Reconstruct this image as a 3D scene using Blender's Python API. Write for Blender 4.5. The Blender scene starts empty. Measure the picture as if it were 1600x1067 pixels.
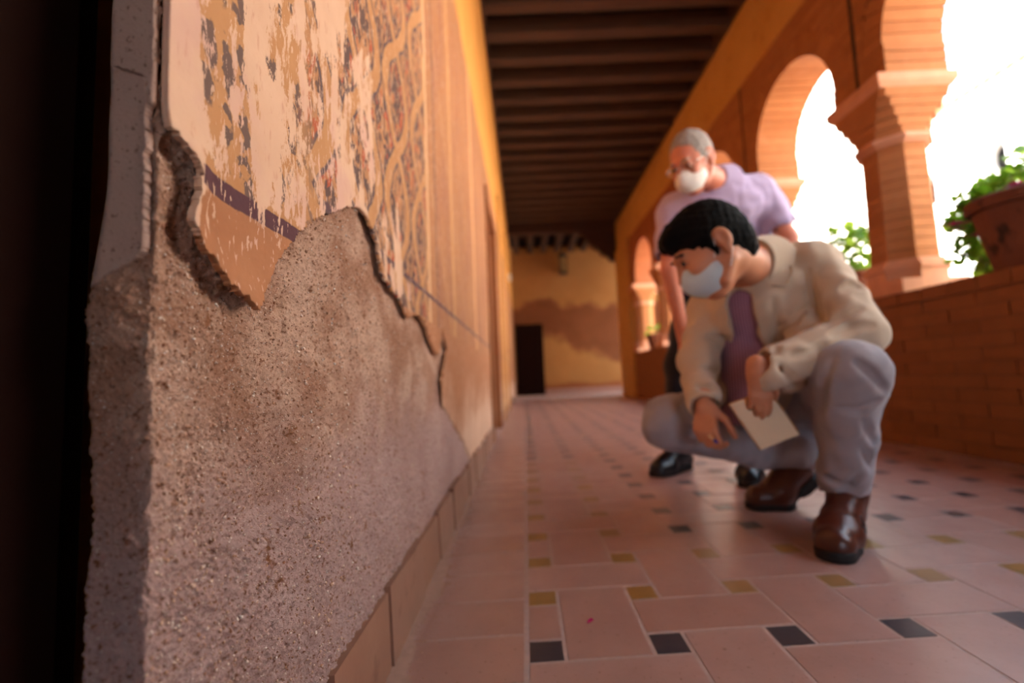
import bpy, bmesh, math, random
import numpy as np
from mathutils import Vector, Matrix
random.seed(7); RNG = np.random.default_rng(11)
SC = bpy.context.scene
COL = SC.collection

# ------------------------------------------------------------------ camera
F_PX, PPX, PPY, EYE = 711.0, 818.0, 533.0, 0.45
_dy = np.array([820.0 - PPX, 590.0 - PPY, F_PX]); _dy /= np.linalg.norm(_dy)
_dx = np.array([math.cos(math.radians(2.4)), -math.sin(math.radians(2.4)), 0.0])
_dx -= _dy * _dx.dot(_dy); _dx /= np.linalg.norm(_dx)
_dz = np.cross(_dx, _dy)
if _dz[1] > 0: _dz = -_dz
CR = np.stack([_dx, _dy, _dz])                 # world = CR @ camera(x right, y down, z forward)
cam = bpy.data.cameras.new('camera'); cam_ob = bpy.data.objects.new('camera', cam); COL.objects.link(cam_ob)
right, down, fwd = CR[:, 0], CR[:, 1], CR[:, 2]
mw = Matrix(((right[0], -down[0], -fwd[0], 0), (right[1], -down[1], -fwd[1], 0), (right[2], -down[2], -fwd[2], EYE), (0, 0, 0, 1)))
cam_ob.matrix_world = mw
cam.sensor_width = 36.0; cam.lens = F_PX / 1600 * 36.0
cam.shift_x = (800 - PPX) / 1600; cam.shift_y = (PPY - 533.5) / 1600
cam.clip_start = 0.02; cam.clip_end = 200
cam.dof.use_dof = True; cam.dof.focus_distance = 0.46; cam.dof.aperture_fstop = 2.4
SC.camera = cam_ob

# ------------------------------------------------------------------ light
SC.view_settings.view_transform = 'Standard'; SC.view_settings.look = 'None'
SC.view_settings.gamma = 1.0; SC.view_settings.use_curve_mapping = False
SC.view_settings.exposure = 2.58
world = bpy.data.worlds.new('sky'); SC.world = world; world.use_nodes = True
bg = world.node_tree.nodes['Background']
bg.inputs[0].default_value = (0.64, 0.79, 1.0, 1); bg.inputs[1].default_value = 1.3
sun = bpy.data.lights.new('sun', 'SUN'); sun.energy = 10.0; sun.angle = 0.01; sun.color = (1.0, 0.95, 0.88)
sun_ob = bpy.data.objects.new('sun', sun); COL.objects.link(sun_ob)
sun_ob.rotation_euler = Vector((0.62, 0.25, -0.85)).to_track_quat('-Z', 'Y').to_euler()

# ------------------------------------------------------------------ helpers
def at(px, py, Y):
    d = CR @ np.array([px - PPX, py - PPY, F_PX]); t = Y / d[1]
    return np.array([0, 0, EYE]) + t * d
def on_x(px, py, X):
    d = CR @ np.array([px - PPX, py - PPY, F_PX]); t = X / d[0]
    return np.array([0, 0, EYE]) + t * d
def proj(P):
    c = (np.asarray(P) - np.array([0, 0, EYE])) @ CR
    return PPX + F_PX * c[..., 0] / c[..., 2], PPY + F_PX * c[..., 1] / c[..., 2]
def lin(c):
    c = c / 255.0
    return c / 12.92 if c <= 0.04045 else ((c + 0.055) / 1.055) ** 2.4
def RGB(r, g, b): return (lin(r), lin(g), lin(b), 1.0)

def link(o, parent=None):
    COL.objects.link(o)
    if parent is not None: o.parent = parent
    return o
def mesh_obj(name, verts, faces, material, parent=None, smooth=False):
    me = bpy.data.meshes.new(name)
    me.from_pydata([tuple(map(float, v)) for v in verts], [], faces)
    me.update()
    if smooth: me.polygons.foreach_set('use_smooth', [True] * len(me.polygons))
    if material: me.materials.append(material)
    return link(bpy.data.objects.new(name, me), parent)
def np_mesh(name, V, Q, material, parent=None, smooth=True):
    me = bpy.data.meshes.new(name); n = len(V); k = Q.shape[1]
    me.vertices.add(n); me.vertices.foreach_set('co', np.ascontiguousarray(V, dtype=np.float32).ravel())
    me.loops.add(len(Q) * k); me.loops.foreach_set('vertex_index', np.ascontiguousarray(Q, dtype=np.int32).ravel())
    me.polygons.add(len(Q)); me.polygons.foreach_set('loop_start', np.arange(0, len(Q) * k, k, dtype=np.int32))
    me.polygons.foreach_set('loop_total', np.full(len(Q), k, dtype=np.int32))
    me.polygons.foreach_set('use_smooth', np.full(len(Q), smooth))
    me.update(calc_edges=True); me.validate()
    if material: me.materials.append(material)
    return link(bpy.data.objects.new(name, me), parent)
def instance(o, name=None, parent=None):
    c = o.copy(); COL.objects.link(c)
    c.parent = parent if parent is not None else o.parent
    if name: c.name = name
    return c
def tag(o, label=None, cat=None, group=None, kind=None):
    if label: o['label'] = label
    if cat: o['category'] = cat
    if group: o['group'] = group
    if kind: o['kind'] = kind
    return o
def empty(name, loc, rz=0):
    o = bpy.data.objects.new(name, None); COL.objects.link(o); o.location = loc; o.rotation_euler = (0, 0, rz); o.empty_display_size = .1
    return o

class MB:
    """collects boxes, prisms, tubes, lathes into one mesh"""
    def __init__(s): s.v = []; s.f = []
    def add(s, v, f):
        b = len(s.v); s.v += [tuple(map(float, p)) for p in v]; s.f += [tuple(i + b for i in q) for q in f]; return s
    def box(s, x0, x1, y0, y1, z0, z1):
        return s.add([(x0,y0,z0),(x1,y0,z0),(x1,y1,z0),(x0,y1,z0),(x0,y0,z1),(x1,y0,z1),(x1,y1,z1),(x0,y1,z1)],
                     [(0,3,2,1),(4,5,6,7),(0,1,5,4),(1,2,6,5),(2,3,7,6),(3,0,4,7)])
    def hexa(s, p):
        return s.add(p, [(0,3,2,1),(4,5,6,7),(0,1,5,4),(1,2,6,5),(2,3,7,6),(3,0,4,7)])
    def ring_loft(s, rings, cap=True, closed=False):
        n = len(rings[0]); v = [p for r in rings for p in r]; f = []
        m = len(rings)
        for i in range(m if closed else m - 1):
            a, b = i * n, ((i + 1) % m) * n
            for j in range(n): f.append((a + j, a + (j + 1) % n, b + (j + 1) % n, b + j))
        if cap and not closed: f.append(tuple(range(n))[::-1]); f.append(tuple(range((m - 1) * n, m * n)))
        return s.add(v, f)
    def lathe(s, prof, c=(0,0,0), n=20):
        rings = [[(c[0] + r * math.cos(2*math.pi*j/n), c[1] + r * math.sin(2*math.pi*j/n), c[2] + z) for j in range(n)] for r, z in prof]
        return s.ring_loft(rings)
    def tube(s, pts, r, n=8, closed=False):
        pts = [np.array(p, float) for p in pts]; rings = []; m = len(pts)
        rr = r if hasattr(r, '__len__') else [r] * m
        up = np.array([.3, .2, .9])
        for i, p in enumerate(pts):
            if closed: t = pts[(i + 1) % m] - pts[i - 1]
            else: t = pts[min(i + 1, m - 1)] - pts[max(i - 1, 0)]
            t = t / (np.linalg.norm(t) + 1e-9)
            a = np.cross(t, up); a /= np.linalg.norm(a) + 1e-9; b = np.cross(t, a)
            rings.append([p + rr[i] * (math.cos(2*math.pi*j/n) * a + math.sin(2*math.pi*j/n) * b) for j in range(n)])
        return s.ring_loft(rings, closed=closed)
    def build(s, name, material, parent=None, smooth=False, bevel=0):
        o = mesh_obj(name, s.v, s.f, material, parent, smooth)
        if bevel:
            bm = bmesh.new(); bm.from_mesh(o.data); bmesh.ops.bevel(bm, geom=bm.edges[:], offset=bevel, segments=1, affect='EDGES'); bm.to_mesh(o.data); bm.free()
        return o

# ------------------------------------------------------------------ node materials
class N:
    def __init__(s, name, rough=.8, spec=.3):
        s.m = bpy.data.materials.new(name); s.m.use_nodes = True; s.t = s.m.node_tree
        s.b = s.t.nodes['Principled BSDF']; s.b.inputs['Roughness'].default_value = rough
        s.b.inputs['Specular IOR Level'].default_value = spec
        s._p = None
    def set(s, sock, v):
        if isinstance(v, bpy.types.NodeSocket): s.t.links.new(v, sock)
        elif v is not None:
            if isinstance(v, (tuple, list)) and hasattr(sock.default_value, '__len__') and len(v) == 4 and len(sock.default_value) == 3: v = v[:3]
            sock.default_value = v
    def pos(s):
        if s._p is None: s._p = s.t.nodes.new('ShaderNodeNewGeometry').outputs['Position']
        return s._p
    def obj(s): return s.t.nodes.new('ShaderNodeTexCoord').outputs['Object']
    def rand(s): return s.t.nodes.new('ShaderNodeObjectInfo').outputs['Random']
    def scl(s, vec, sc):
        n = s.t.nodes.new('ShaderNodeVectorMath'); n.operation = 'MULTIPLY'; s.set(n.inputs[0], vec); n.inputs[1].default_value = sc; return n.outputs[0]
    def vadd(s, a, b):
        n = s.t.nodes.new('ShaderNodeVectorMath'); n.operation = 'ADD'; s.set(n.inputs[0], a); s.set(n.inputs[1], b); return n.outputs[0]
    def noise(s, scale, detail=4, vec=None, rough=.55, dist=0):
        n = s.t.nodes.new('ShaderNodeTexNoise'); n.inputs['Scale'].default_value = scale; n.inputs['Detail'].default_value = detail
        n.inputs['Roughness'].default_value = rough; n.inputs['Distortion'].default_value = dist
        s.set(n.inputs['Vector'], s.pos() if vec is None else vec); return n.outputs['Fac']
    def voro(s, scale, vec=None, feature='F1', rnd=1.0):
        n = s.t.nodes.new('ShaderNodeTexVoronoi'); n.feature = feature; n.inputs['Scale'].default_value = scale; n.inputs['Randomness'].default_value = rnd
        s.set(n.inputs['Vector'], s.pos() if vec is None else vec); return n
    def sep(s, vec=None):
        n = s.t.nodes.new('ShaderNodeSeparateXYZ'); s.set(n.inputs[0], s.pos() if vec is None else vec); return n.outputs
    def comb(s, x, y, z):
        n = s.t.nodes.new('ShaderNodeCombineXYZ'); s.set(n.inputs[0], x); s.set(n.inputs[1], y); s.set(n.inputs[2], z); return n.outputs[0]
    def math(s, op, a, b=None, c=None, clamp=False):
        n = s.t.nodes.new('ShaderNodeMath'); n.operation = op; n.use_clamp = clamp; s.set(n.inputs[0], a)
        if b is not None: s.set(n.inputs[1], b)
        if c is not None: s.set(n.inputs[2], c)
        return n.outputs[0]
    def smooth(s, v, lo, hi):
        n = s.t.nodes.new('ShaderNodeMapRange'); n.interpolation_type = 'SMOOTHSTEP'; s.set(n.inputs['Value'], v)
        n.inputs['From Min'].default_value = lo; n.inputs['From Max'].default_value = hi; return n.outputs['Result']
    def mix(s, f, a, b, mode='MIX'):
        n = s.t.nodes.new('ShaderNodeMix'); n.data_type = 'RGBA'; n.blend_type = mode
        s.set(n.inputs[0], f); s.set(n.inputs[6], a); s.set(n.inputs[7], b); return n.outputs[2]
    def ramp(s, f, stops):
        n = s.t.nodes.new('ShaderNodeValToRGB'); s.set(n.inputs[0], f); e = n.color_ramp.elements
        e[0].position, e[0].color = stops[0]; e[1].position, e[1].color = stops[-1]
        for p, c in stops[1:-1]:
            x = e.new(p); x.color = c
        return n.outputs[0]
    def bump(s, h, strength=.4, dist=.003, prev=None):
        n = s.t.nodes.new('ShaderNodeBump'); n.inputs['Strength'].default_value = strength; n.inputs['Distance'].default_value = dist
        s.set(n.inputs['Height'], h)
        if prev is not None: s.set(n.inputs['Normal'], prev)
        return n.outputs[0]
    def done(s, color=None, normal=None, rough=None):
        if color is not None: s.set(s.b.inputs['Base Color'], color)
        if normal is not None: s.set(s.b.inputs['Normal'], normal)
        if rough is not None: s.set(s.b.inputs['Roughness'], rough)
        return s.m

def simple(name, col, rough=.8, var=.12, scale=25, bump=.0, bscale=150, spec=.3, rnd=0.0, objc=False):
    n = N(name, rough, spec)
    vec = n.obj() if objc else n.pos()
    d = tuple(c * (1 - var * 1.6) for c in col[:3]) + (1,); l = tuple(min(1, c * (1 + var)) for c in col[:3]) + (1,)
    c = n.mix(n.noise(scale, 5, vec), d, l)
    if rnd:
        r = n.rand()
        c = n.mix(n.math('MULTIPLY', r, rnd), c, tuple(x * .45 for x in col[:3]) + (1,))
    nm = n.bump(n.noise(bscale, 4, vec), bump, .004) if bump else None
    return n.done(c, nm)

M = {}
M['terracotta'] = None
n = N('terracotta_tile', .5, .75)
c = n.mix(n.noise(9, 5), RGB(154, 114, 102), RGB(180, 142, 130))
c = n.mix(n.math('MULTIPLY', n.rand(), .5), c, RGB(156, 108, 90))
c = n.mix(n.smooth(n.noise(130, 3), .62, .75), c, RGB(132, 88, 72))
M['terracotta'] = n.done(c, n.bump(n.noise(60, 5), .12, .004), n.math('ADD', n.math('MULTIPLY', n.noise(14, 4), .3), .20))
def inset(name, a, b):
    n = N(name, .3, .45)
    c = n.mix(n.noise(30, 4), a, b); c = n.mix(n.math('MULTIPLY', n.rand(), .35), c, RGB(140, 110, 95))
    return n.done(c, n.bump(n.noise(90, 3), .08, .003))
M['inset_black'] = inset('glazed_black_tile', RGB(18, 24, 36), RGB(40, 46, 58))
M['inset_yellow'] = inset('glazed_ochre_tile', RGB(134, 96, 40), RGB(160, 120, 62))
M['grout'] = simple('tile_grout', RGB(184, 158, 148), .9, .15, 60, .3, 300)
M['dust'] = simple('sandy_dust', RGB(178, 142, 124), .95, .15, 60)

n = N('rough_lime_mortar', .95, .1)
base = n.mix(n.smooth(n.noise(9, 6, dist=.4), .36, .64), RGB(176, 128, 102), RGB(216, 176, 152))
warm = n.smooth(n.math('ADD', n.sep()[2], n.math('MULTIPLY', n.noise(11, 4), .14)), .36, .56)
base = n.mix(warm, n.mix(n.noise(9, 5), RGB(178, 140, 130), RGB(214, 180, 172)), base)
v1 = n.voro(420); base = n.mix(n.smooth(n.noise(260, 3), .54, .68), base, RGB(136, 86, 58))
base = n.mix(n.smooth(n.noise(520, 2), .63, .72), base, RGB(238, 220, 206))
base = n.mix(n.smooth(n.noise(36, 5, dist=.6), .6, .74), base, RGB(150, 98, 66))
nm = n.bump(n.noise(260, 5, rough=.75), 1.0, .0042); nm = n.bump(n.noise(900, 3), .8, .0012, nm)
M['mortar'] = n.done(base, nm)
n = N('mortar_grit', .8, .25)
c = n.ramp(n.voro(300).outputs['Color'], [(0, RGB(120, 78, 56)), (.35, RGB(176, 130, 104)), (.6, RGB(206, 166, 138)), (.8, RGB(232, 214, 200)), (1, RGB(150, 112, 100))])
M['grit'] = n.done(c)

n = N('jamb_plaster', .9, .15)
c = n.mix(n.noise(10, 6), RGB(158, 126, 112), RGB(190, 158, 142))
c = n.mix(n.smooth(n.noise(240, 3), .6, .7), c, RGB(126, 96, 82))
M['jamb_plaster'] = n.done(c, n.bump(n.noise(380, 4), .5, .0012))
# fresco: worn geometric wall painting over cream lime plaster
n = N('worn_fresco', .85, .15)
X, Y, Z = n.sep()
jit = n.math('MULTIPLY', n.math('SUBTRACT', n.noise(18, 4), .5), .03)
Yj = n.math('ADD', Y, jit)
cream = n.mix(n.noise(14, 6), RGB(196, 154, 126), RGB(218, 180, 152))
cream = n.mix(n.smooth(n.noise(60, 4, n.scl(n.pos(), (1, 2.2, .6))), .58, .72), cream, RGB(196, 150, 124))
pinkish = n.smooth(n.math('ADD', n.noise(8, 4), n.math('MULTIPLY', Z, -.4)), .15, .35)
cream = n.mix(n.math('MULTIPLY', pinkish, .45), cream, RGB(196, 150, 142))
ochre = n.mix(n.noise(22, 5), RGB(166, 114, 74), RGB(192, 142, 98))
def band(ph, sgn, p=.20, lam=.46, A=.075):
    sn = n.math('SINE', n.math('MULTIPLY', n.math('ADD', Z, ph), 2 * math.pi / lam))
    v = n.math('FRACT', n.math('DIVIDE', n.math('ADD', Yj, n.math('MULTIPLY', sn, sgn * A)), p))
    return n.math('MULTIPLY', n.math('ABSOLUTE', n.math('SUBTRACT', v, .5)), p)
d1, d2 = band(0, 1), band(0, -1)
d = n.math('MINIMUM', d1, d2)
leaf = n.smooth(n.noise(30, 3, n.scl(n.pos(), (1, 1.4, .75)), dist=1.5), .46, .54)
bgc = n.mix(leaf, RGB(176, 124, 86), RGB(98, 76, 70))
red = n.smooth(n.noise(26, 3, n.vadd(n.scl(n.pos(), (1, 1.5, .8)), (3, 3, 3)), dist=1.0), .58, .62)
bgc = n.mix(red, bgc, RGB(170, 84, 58))
pat = n.mix(n.smooth(d, .017, .021), ochre, RGB(96, 78, 78))
pat = n.mix(n.smooth(d, .025, .029), pat, bgc)
# frame lines on the far side of the panel
def vline(col, y0, w, c):
    return n.mix(n.smooth(n.math('ABSOLUTE', n.math('SUBTRACT', Y, y0)), w, w * .7), col, c)
far = n.smooth(Y, 1.16, 1.22)
panel2 = n.mix(n.smooth(n.noise(9, 4, n.scl(n.pos(), (1, 2.0, .35))), .45, .65), RGB(164, 112, 76), RGB(152, 100, 76))
diag = n.math('ABSOLUTE', n.math('SUBTRACT', n.math('FRACT', n.math('MULTIPLY', n.math('ADD', n.math('MULTIPLY', Z, .8), Y), 2.2)), .5))
panel2 = n.mix(n.math('MULTIPLY', n.smooth(diag, .05, .03), .5), panel2, RGB(186, 138, 94))
paint = n.mix(far, pat, panel2)
paint = vline(paint, 1.19, .02, RGB(200, 156, 116)); paint = vline(paint, 1.30, .012, RGB(120, 84, 72)); paint = vline(paint, 1.62, .03, RGB(188, 140, 94))
paint = vline(paint, 2.35, .05, RGB(204, 150, 104)); paint = vline(paint, 2.5, .02, RGB(150, 100, 74))
# near zone: ochre ground with dark round marks
wv = n.math('MULTIPLY', n.math('SUBTRACT', n.noise(45, 4), .5), .05)
dots = n.voro(30, n.vadd(n.scl(n.pos(), (1, 1.6, .7)), n.comb(wv, n.math('MULTIPLY', wv, -1.0), wv)), rnd=.85).outputs['Distance']
nearp = n.mix(n.math('MULTIPLY', n.smooth(dots, .44, .34), .85), ochre, RGB(88, 74, 74))
near = n.smooth(n.math('ADD', Y, jit), .55, .47)
paint = n.mix(near, paint, nearp)
# dado: plain brown field, purple border line above it
zd = n.math('ADD', Z, n.math('MULTIPLY', n.math('SUBTRACT', n.noise(60, 3), .5), .004))
dado = n.mix(n.noise(16, 5), RGB(152, 98, 66), RGB(178, 122, 86))
hasdado = n.smooth(zd, .607, .602)
paint = n.mix(hasdado, paint, dado)
stripe = n.math('MULTIPLY', n.smooth(zd, .6035, .6055), n.smooth(zd, .623, .621))
paint = n.mix(n.math('MULTIPLY', stripe, n.smooth(Y, .95, .5)), paint, RGB(88, 58, 62))
stripe2 = n.math('MULTIPLY', n.smooth(zd, .668, .670), n.smooth(zd, .682, .680))
paint = n.mix(n.math('MULTIPLY', stripe2, n.smooth(Y, .53, .54)), paint, RGB(96, 72, 74))
# wear: flaking stretched down the wall
flak = n.noise(24, 9, n.scl(n.pos(), (1, 1.9, .7)), .74, .25)
big = n.noise(5.5, 3, n.scl(n.pos(), (1, 2.4, .55)))
wear = n.math('ADD', n.math('MULTIPLY', flak, .62), n.math('MULTIPLY', big, .5))
keep_far = n.math('MULTIPLY', n.smooth(n.math('SUBTRACT', Y, n.math('MULTIPLY', n.math('SUBTRACT', 1.05, Z), .75)), .58, .84), .25)
keep_dado = n.math('ADD', n.math('MULTIPLY', n.smooth(Z, .63, .622), .055), n.math('MULTIPLY', n.smooth(Z, .604, .590), .06))
wear = n.math('SUBTRACT', n.math('SUBTRACT', wear, keep_far), keep_dado)
wear = n.math('ADD', wear, n.math('MULTIPLY', n.smooth(Y, .34, .31), .2))
wm = n.smooth(wear, .530, .548)
wm = n.math('MAXIMUM', wm, n.math('MULTIPLY', n.smooth(n.noise(110, 4, n.scl(n.pos(), (1, 1.8, .6))), .60, .63), .85))
col = n.mix(wm, paint, cream)
upper = n.smooth(n.math('ADD', Z, n.math('MULTIPLY', n.noise(6, 4), .1)), 2.1, 2.25)
col = n.mix(upper, col, n.mix(n.noise(4, 5), RGB(206, 140, 66), RGB(226, 164, 92)))
low = n.math('MULTIPLY', n.smooth(n.math('ADD', Z, n.math('MULTIPLY', n.noise(5, 5), .5)), .72, .45), n.smooth(Y, .75, .95))
col = n.mix(low, col, n.mix(n.noise(7, 5), RGB(190, 148, 122), RGB(222, 186, 160)))
hgt = n.math('ADD', n.math('MULTIPLY', wm, -.5), n.math('MULTIPLY', n.noise(350, 3), .35))
M['fresco'] = n.done(col, n.bump(hgt, .35, .0012))

n = N('ochre_wall', .9, .15)
c = n.mix(n.noise(2.5, 6), RGB(184, 130, 66), RGB(206, 156, 92))
c = n.mix(n.smooth(n.noise(9, 5), .55, .8), c, RGB(168, 114, 58))
M['ochre'] = n.done(c, n.bump(n.noise(40, 5), .2, .004))
n = N('stained_back_wall', .9, .15)
X, Y, Z = n.sep()
c = n.mix(n.noise(1.8, 6), RGB(160, 108, 58), RGB(188, 138, 84))
nz = n.math('MULTIPLY', n.math('SUBTRACT', n.noise(1.6, 6), .5), 1.1)
st = n.math('MULTIPLY', n.smooth(n.math('ADD', Z, nz), 2.45, 2.2), n.smooth(n.math('ADD', n.math('ADD', Z, nz), n.math('MULTIPLY', X, .36)), 1.55, 1.8))
c = n.mix(st, c, n.mix(n.noise(3, 5), RGB(112, 66, 40), RGB(140, 86, 54)))
c = n.mix(n.smooth(n.math('ADD', Z, n.math('MULTIPLY', nz, .25)), .32, .2), c, RGB(150, 92, 58))
M['back_wall'] = n.done(c, n.bump(n.noise(30, 5), .2, .006))

n = N('red_brick', .9, .2)
c = n.mix(n.noise(12, 6), RGB(158, 98, 58), RGB(182, 122, 76))
c = n.mix(n.math('MULTIPLY', n.rand(), .45), c, RGB(142, 84, 46))
c = n.mix(n.smooth(n.noise(5, 4), .60, .78), c, RGB(178, 116, 76))
M['brick'] = n.done(c, n.bump(n.noise(90, 5), .4, .004))
n = N('shaded_parapet_brick', .9, .2)  # copy of the brick darkened to stand in for shade on the parapet
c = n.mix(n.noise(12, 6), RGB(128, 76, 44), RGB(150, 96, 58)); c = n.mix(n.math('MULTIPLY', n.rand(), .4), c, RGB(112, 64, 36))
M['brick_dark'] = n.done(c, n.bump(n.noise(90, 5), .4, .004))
M['joint_dark'] = simple('shaded_parapet_joint', RGB(122, 76, 48), .95, .12, 40, .3, 160)  # joint colour darkened along with the parapet's painted shade
M['pale_brick'] = simple('pale_dusty_brick', RGB(206, 146, 112), .9, .14, 14, .35, 90, rnd=.25)
M['joint'] = simple('brick_joint_mortar', RGB(150, 92, 60), .95, .12, 40, .3, 160)
n = N('far_brickwork', .9, .2)
bt = n.t.nodes.new('ShaderNodeTexBrick'); X, Y, Z = n.sep(); n.set(bt.inputs['Vector'], n.comb(Y, Z, X))
bt.inputs['Scale'].default_value = 1; bt.inputs['Brick Width'].default_value = .28; bt.inputs['Row Height'].default_value = .062; bt.inputs['Mortar Size'].default_value = .006
bt.inputs['Color1'].default_value = RGB(160, 92, 56); bt.inputs['Color2'].default_value = RGB(142, 78, 46); bt.inputs['Mortar'].default_value = RGB(148, 90, 58)
M['far_brick'] = n.done(n.mix(n.math('MULTIPLY', n.noise(8, 5), .4), bt.outputs['Color'], RGB(172, 108, 70)), n.bump(bt.outputs['Fac'], -.3, .004))
n = N('dark_wood', .75, .25)
w = n.noise(6, 6, n.scl(n.pos(), (.6, 9, 9)))
M['wood_dark'] = n.done(n.mix(w, RGB(40, 24, 16), RGB(86, 54, 38)), n.bump(w, .3, .004))
n = N('door_wood', .65, .3)
w = n.noise(6, 6, n.scl(n.pos(), (7, 7, .5)))
n2 = N('beam_wood', .8, .2); w2 = n2.noise(6, 6, n2.scl(n2.pos(), (.6, 9, 9)))
M['beam'] = n2.done(n2.mix(w2, RGB(52, 35, 27), RGB(100, 72, 54)), n2.bump(w2, .3, .004))
M['boards'] = simple('shade_black_boards', RGB(20, 12, 9), .9, .3, 5)  # near-black colour stands in for shade between the beams
M['door_wood'] = n.done(n.mix(w, RGB(120, 70, 38), RGB(168, 106, 62)), n.bump(w, .3, .003))
M['door_black'] = simple('near_black_door_wood', RGB(34, 17, 12), .95, .2, 10, spec=.05)
M['dark_room'] = simple('unlit_room_plaster', RGB(74, 44, 32), .95, .2, 6)  # plaster coloured dark so the room reads as unlit
n = N('skirting_tile', .45, .4)
c = n.mix(n.noise(8, 6), RGB(124, 88, 72), RGB(164, 120, 98)); c = n.mix(n.smooth(n.rand(), .2, .8), c, n.mix(n.noise(14, 5), RGB(128, 84, 66), RGB(158, 116, 92)))
c = n.mix(n.smooth(n.noise(18, 5), .55, .75), c, RGB(120, 80, 62))
M['skirting'] = n.done(c, n.bump(n.noise(50, 4), .12, .003))
M['white_wall'] = simple('whitewashed_wall', RGB(236, 230, 220), .9, .05, 4)
M['roof_tile'] = simple('clay_roof_tile', RGB(190, 130, 96), .9, .15, 8, rnd=.3)
M['court_ground'] = simple('courtyard_paving', RGB(206, 186, 160), .9, .1, 3)
M['shade_wall'] = simple('gallery_wall', RGB(120, 112, 108), .9, .08, 4)  # greyed whitewash stands in for shade inside the opposite gallery
# ================================================================== SETTING
XL, XR, XO = -0.245, 2.05, 2.39            # left wall face, arcade inner face, arcade outer face
YB, YE, YK = -4.2, 9.4, 11.4               # behind the camera, corridor end, back wall
ZC = 3.60
S0, SP, ROWP, INS = -0.014, .205, .18, .062   # floor tile lattice

# ---------------- numpy noise
def _hash(ix, iy, seed):
    h = (ix * 374761393 + iy * 668265263 + seed * 974711) & 0x7fffffff
    h = (h ^ (h >> 13)) * 1274126177 & 0x7fffffff
    return ((h ^ (h >> 16)) & 0xffff) / 65535.0
def vnoise(u, v, seed=0):
    iu, iv = np.floor(u).astype(np.int64), np.floor(v).astype(np.int64); fu, fv = u - iu, v - iv
    fu = fu * fu * (3 - 2 * fu); fv = fv * fv * (3 - 2 * fv)
    a, b, c, d = _hash(iu, iv, seed), _hash(iu + 1, iv, seed), _hash(iu, iv + 1, seed), _hash(iu + 1, iv + 1, seed)
    return (a * (1 - fu) + b * fu) * (1 - fv) + (c * (1 - fu) + d * fu) * fv - .5
def fbm(u, v, oct=4, seed=0):
    r = 0; a = 1.0
    for i in range(oct):
        r = r + a * vnoise(u * 2 ** i, v * 2 ** i, seed + i * 17); a *= .5
    return r
def sstep(x, a, b):
    t = np.clip((x - a) / (b - a), 0, 1); return t * t * (3 - 2 * t)
def inside(px, py, poly):
    r = np.zeros(px.shape, bool); m = len(poly)
    for i in range(m):
        x0, y0 = poly[i]; x1, y1 = poly[(i + 1) % m]
        c = ((y0 > py) != (y1 > py))
        if y0 != y1: r ^= c & (px < (x1 - x0) * (py - y0) / (y1 - y0) + x0)
    return r
def seg_dist(px, py, line):
    d = np.full(px.shape, 1e6)
    for (x0, y0), (x1, y1) in zip(line[:-1], line[1:]):
        L = (x1 - x0) ** 2 + (y1 - y0) ** 2
        t = np.clip(((px - x0) * (x1 - x0) + (py - y0) * (y1 - y0)) / L, 0, 1)
        d = np.minimum(d, np.hypot(px - x0 - t * (x1 - x0), py - y0 - t * (y1 - y0)))
    return d


# ---------------- left wall: one surface that turns round the doorway corner and runs down the gallery
path = [(-.325, .44), (-.316, .40), (-.309, .36), (-.305, .34)]
path += [(-.285 - .018 * math.sin(q), .321 - .018 * math.cos(q)) for q in np.linspace(math.pi / 2, 0, 26)]
path += [(-.285 + .034 * k / 50, .303 - .003 * k / 50) for k in range(1, 51)]
NJ = len(path) + 4
path += [(-.251 + .006 * math.sin(a), .306 - .006 * math.cos(a)) for a in np.linspace(.15, math.pi / 2, 7)]
pxs = np.linspace(820 - 711 * .245 / .310, 820 - 711 * .245 / 3.25, 470)
path += [(XL, 711 * .245 / (820 - p)) for p in pxs]
path = np.array(path)
tan = np.gradient(path, axis=0); tan /= np.linalg.norm(tan, axis=1)[:, None]
nor = np.stack([tan[:, 1], -tan[:, 0]], 1)          # outward: -Y on the jamb, +X on the face
yy = np.maximum(path[:, 1], .3)
zlo = np.maximum(.02, EYE - .80 * yy); zhi = np.minimum(3.5, EYE + 1.0 * yy)
NT = 620
tt = np.linspace(0, 1, NT)
Zg = zlo[:, None] + (zhi - zlo)[:, None] * tt[None, :]
Zg = np.concatenate([zlo[:, None] * np.linspace(0, .96, 8)[None, :], Zg, zhi[:, None] + (ZC + .05 - zhi)[:, None] * np.linspace(.04, 1, 12)[None, :]], 1)
NS, NZ = Zg.shape
P0 = np.stack([np.repeat(path[:, 0:1], NZ, 1), np.repeat(path[:, 1:2], NZ, 1), Zg], 2)
P0[..., 0] = np.where(P0[..., 0] < -.251, -.251 + (P0[..., 0] + .251) * (1 - .22 * sstep(Zg, .50, .60)), P0[..., 0])
NRM = np.stack([np.repeat(nor[:, 0:1], NZ, 1), np.repeat(nor[:, 1:2], NZ, 1), np.zeros_like(Zg)], 2)
arc = np.concatenate([[0], np.cumsum(np.linalg.norm(np.diff(path, axis=0), axis=1))])
U = np.repeat(arc[:, None], NZ, 1)
PXg, PYg = proj(P0)
front = np.repeat((np.arange(NS) > NJ)[:, None], NZ, 1)

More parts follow.
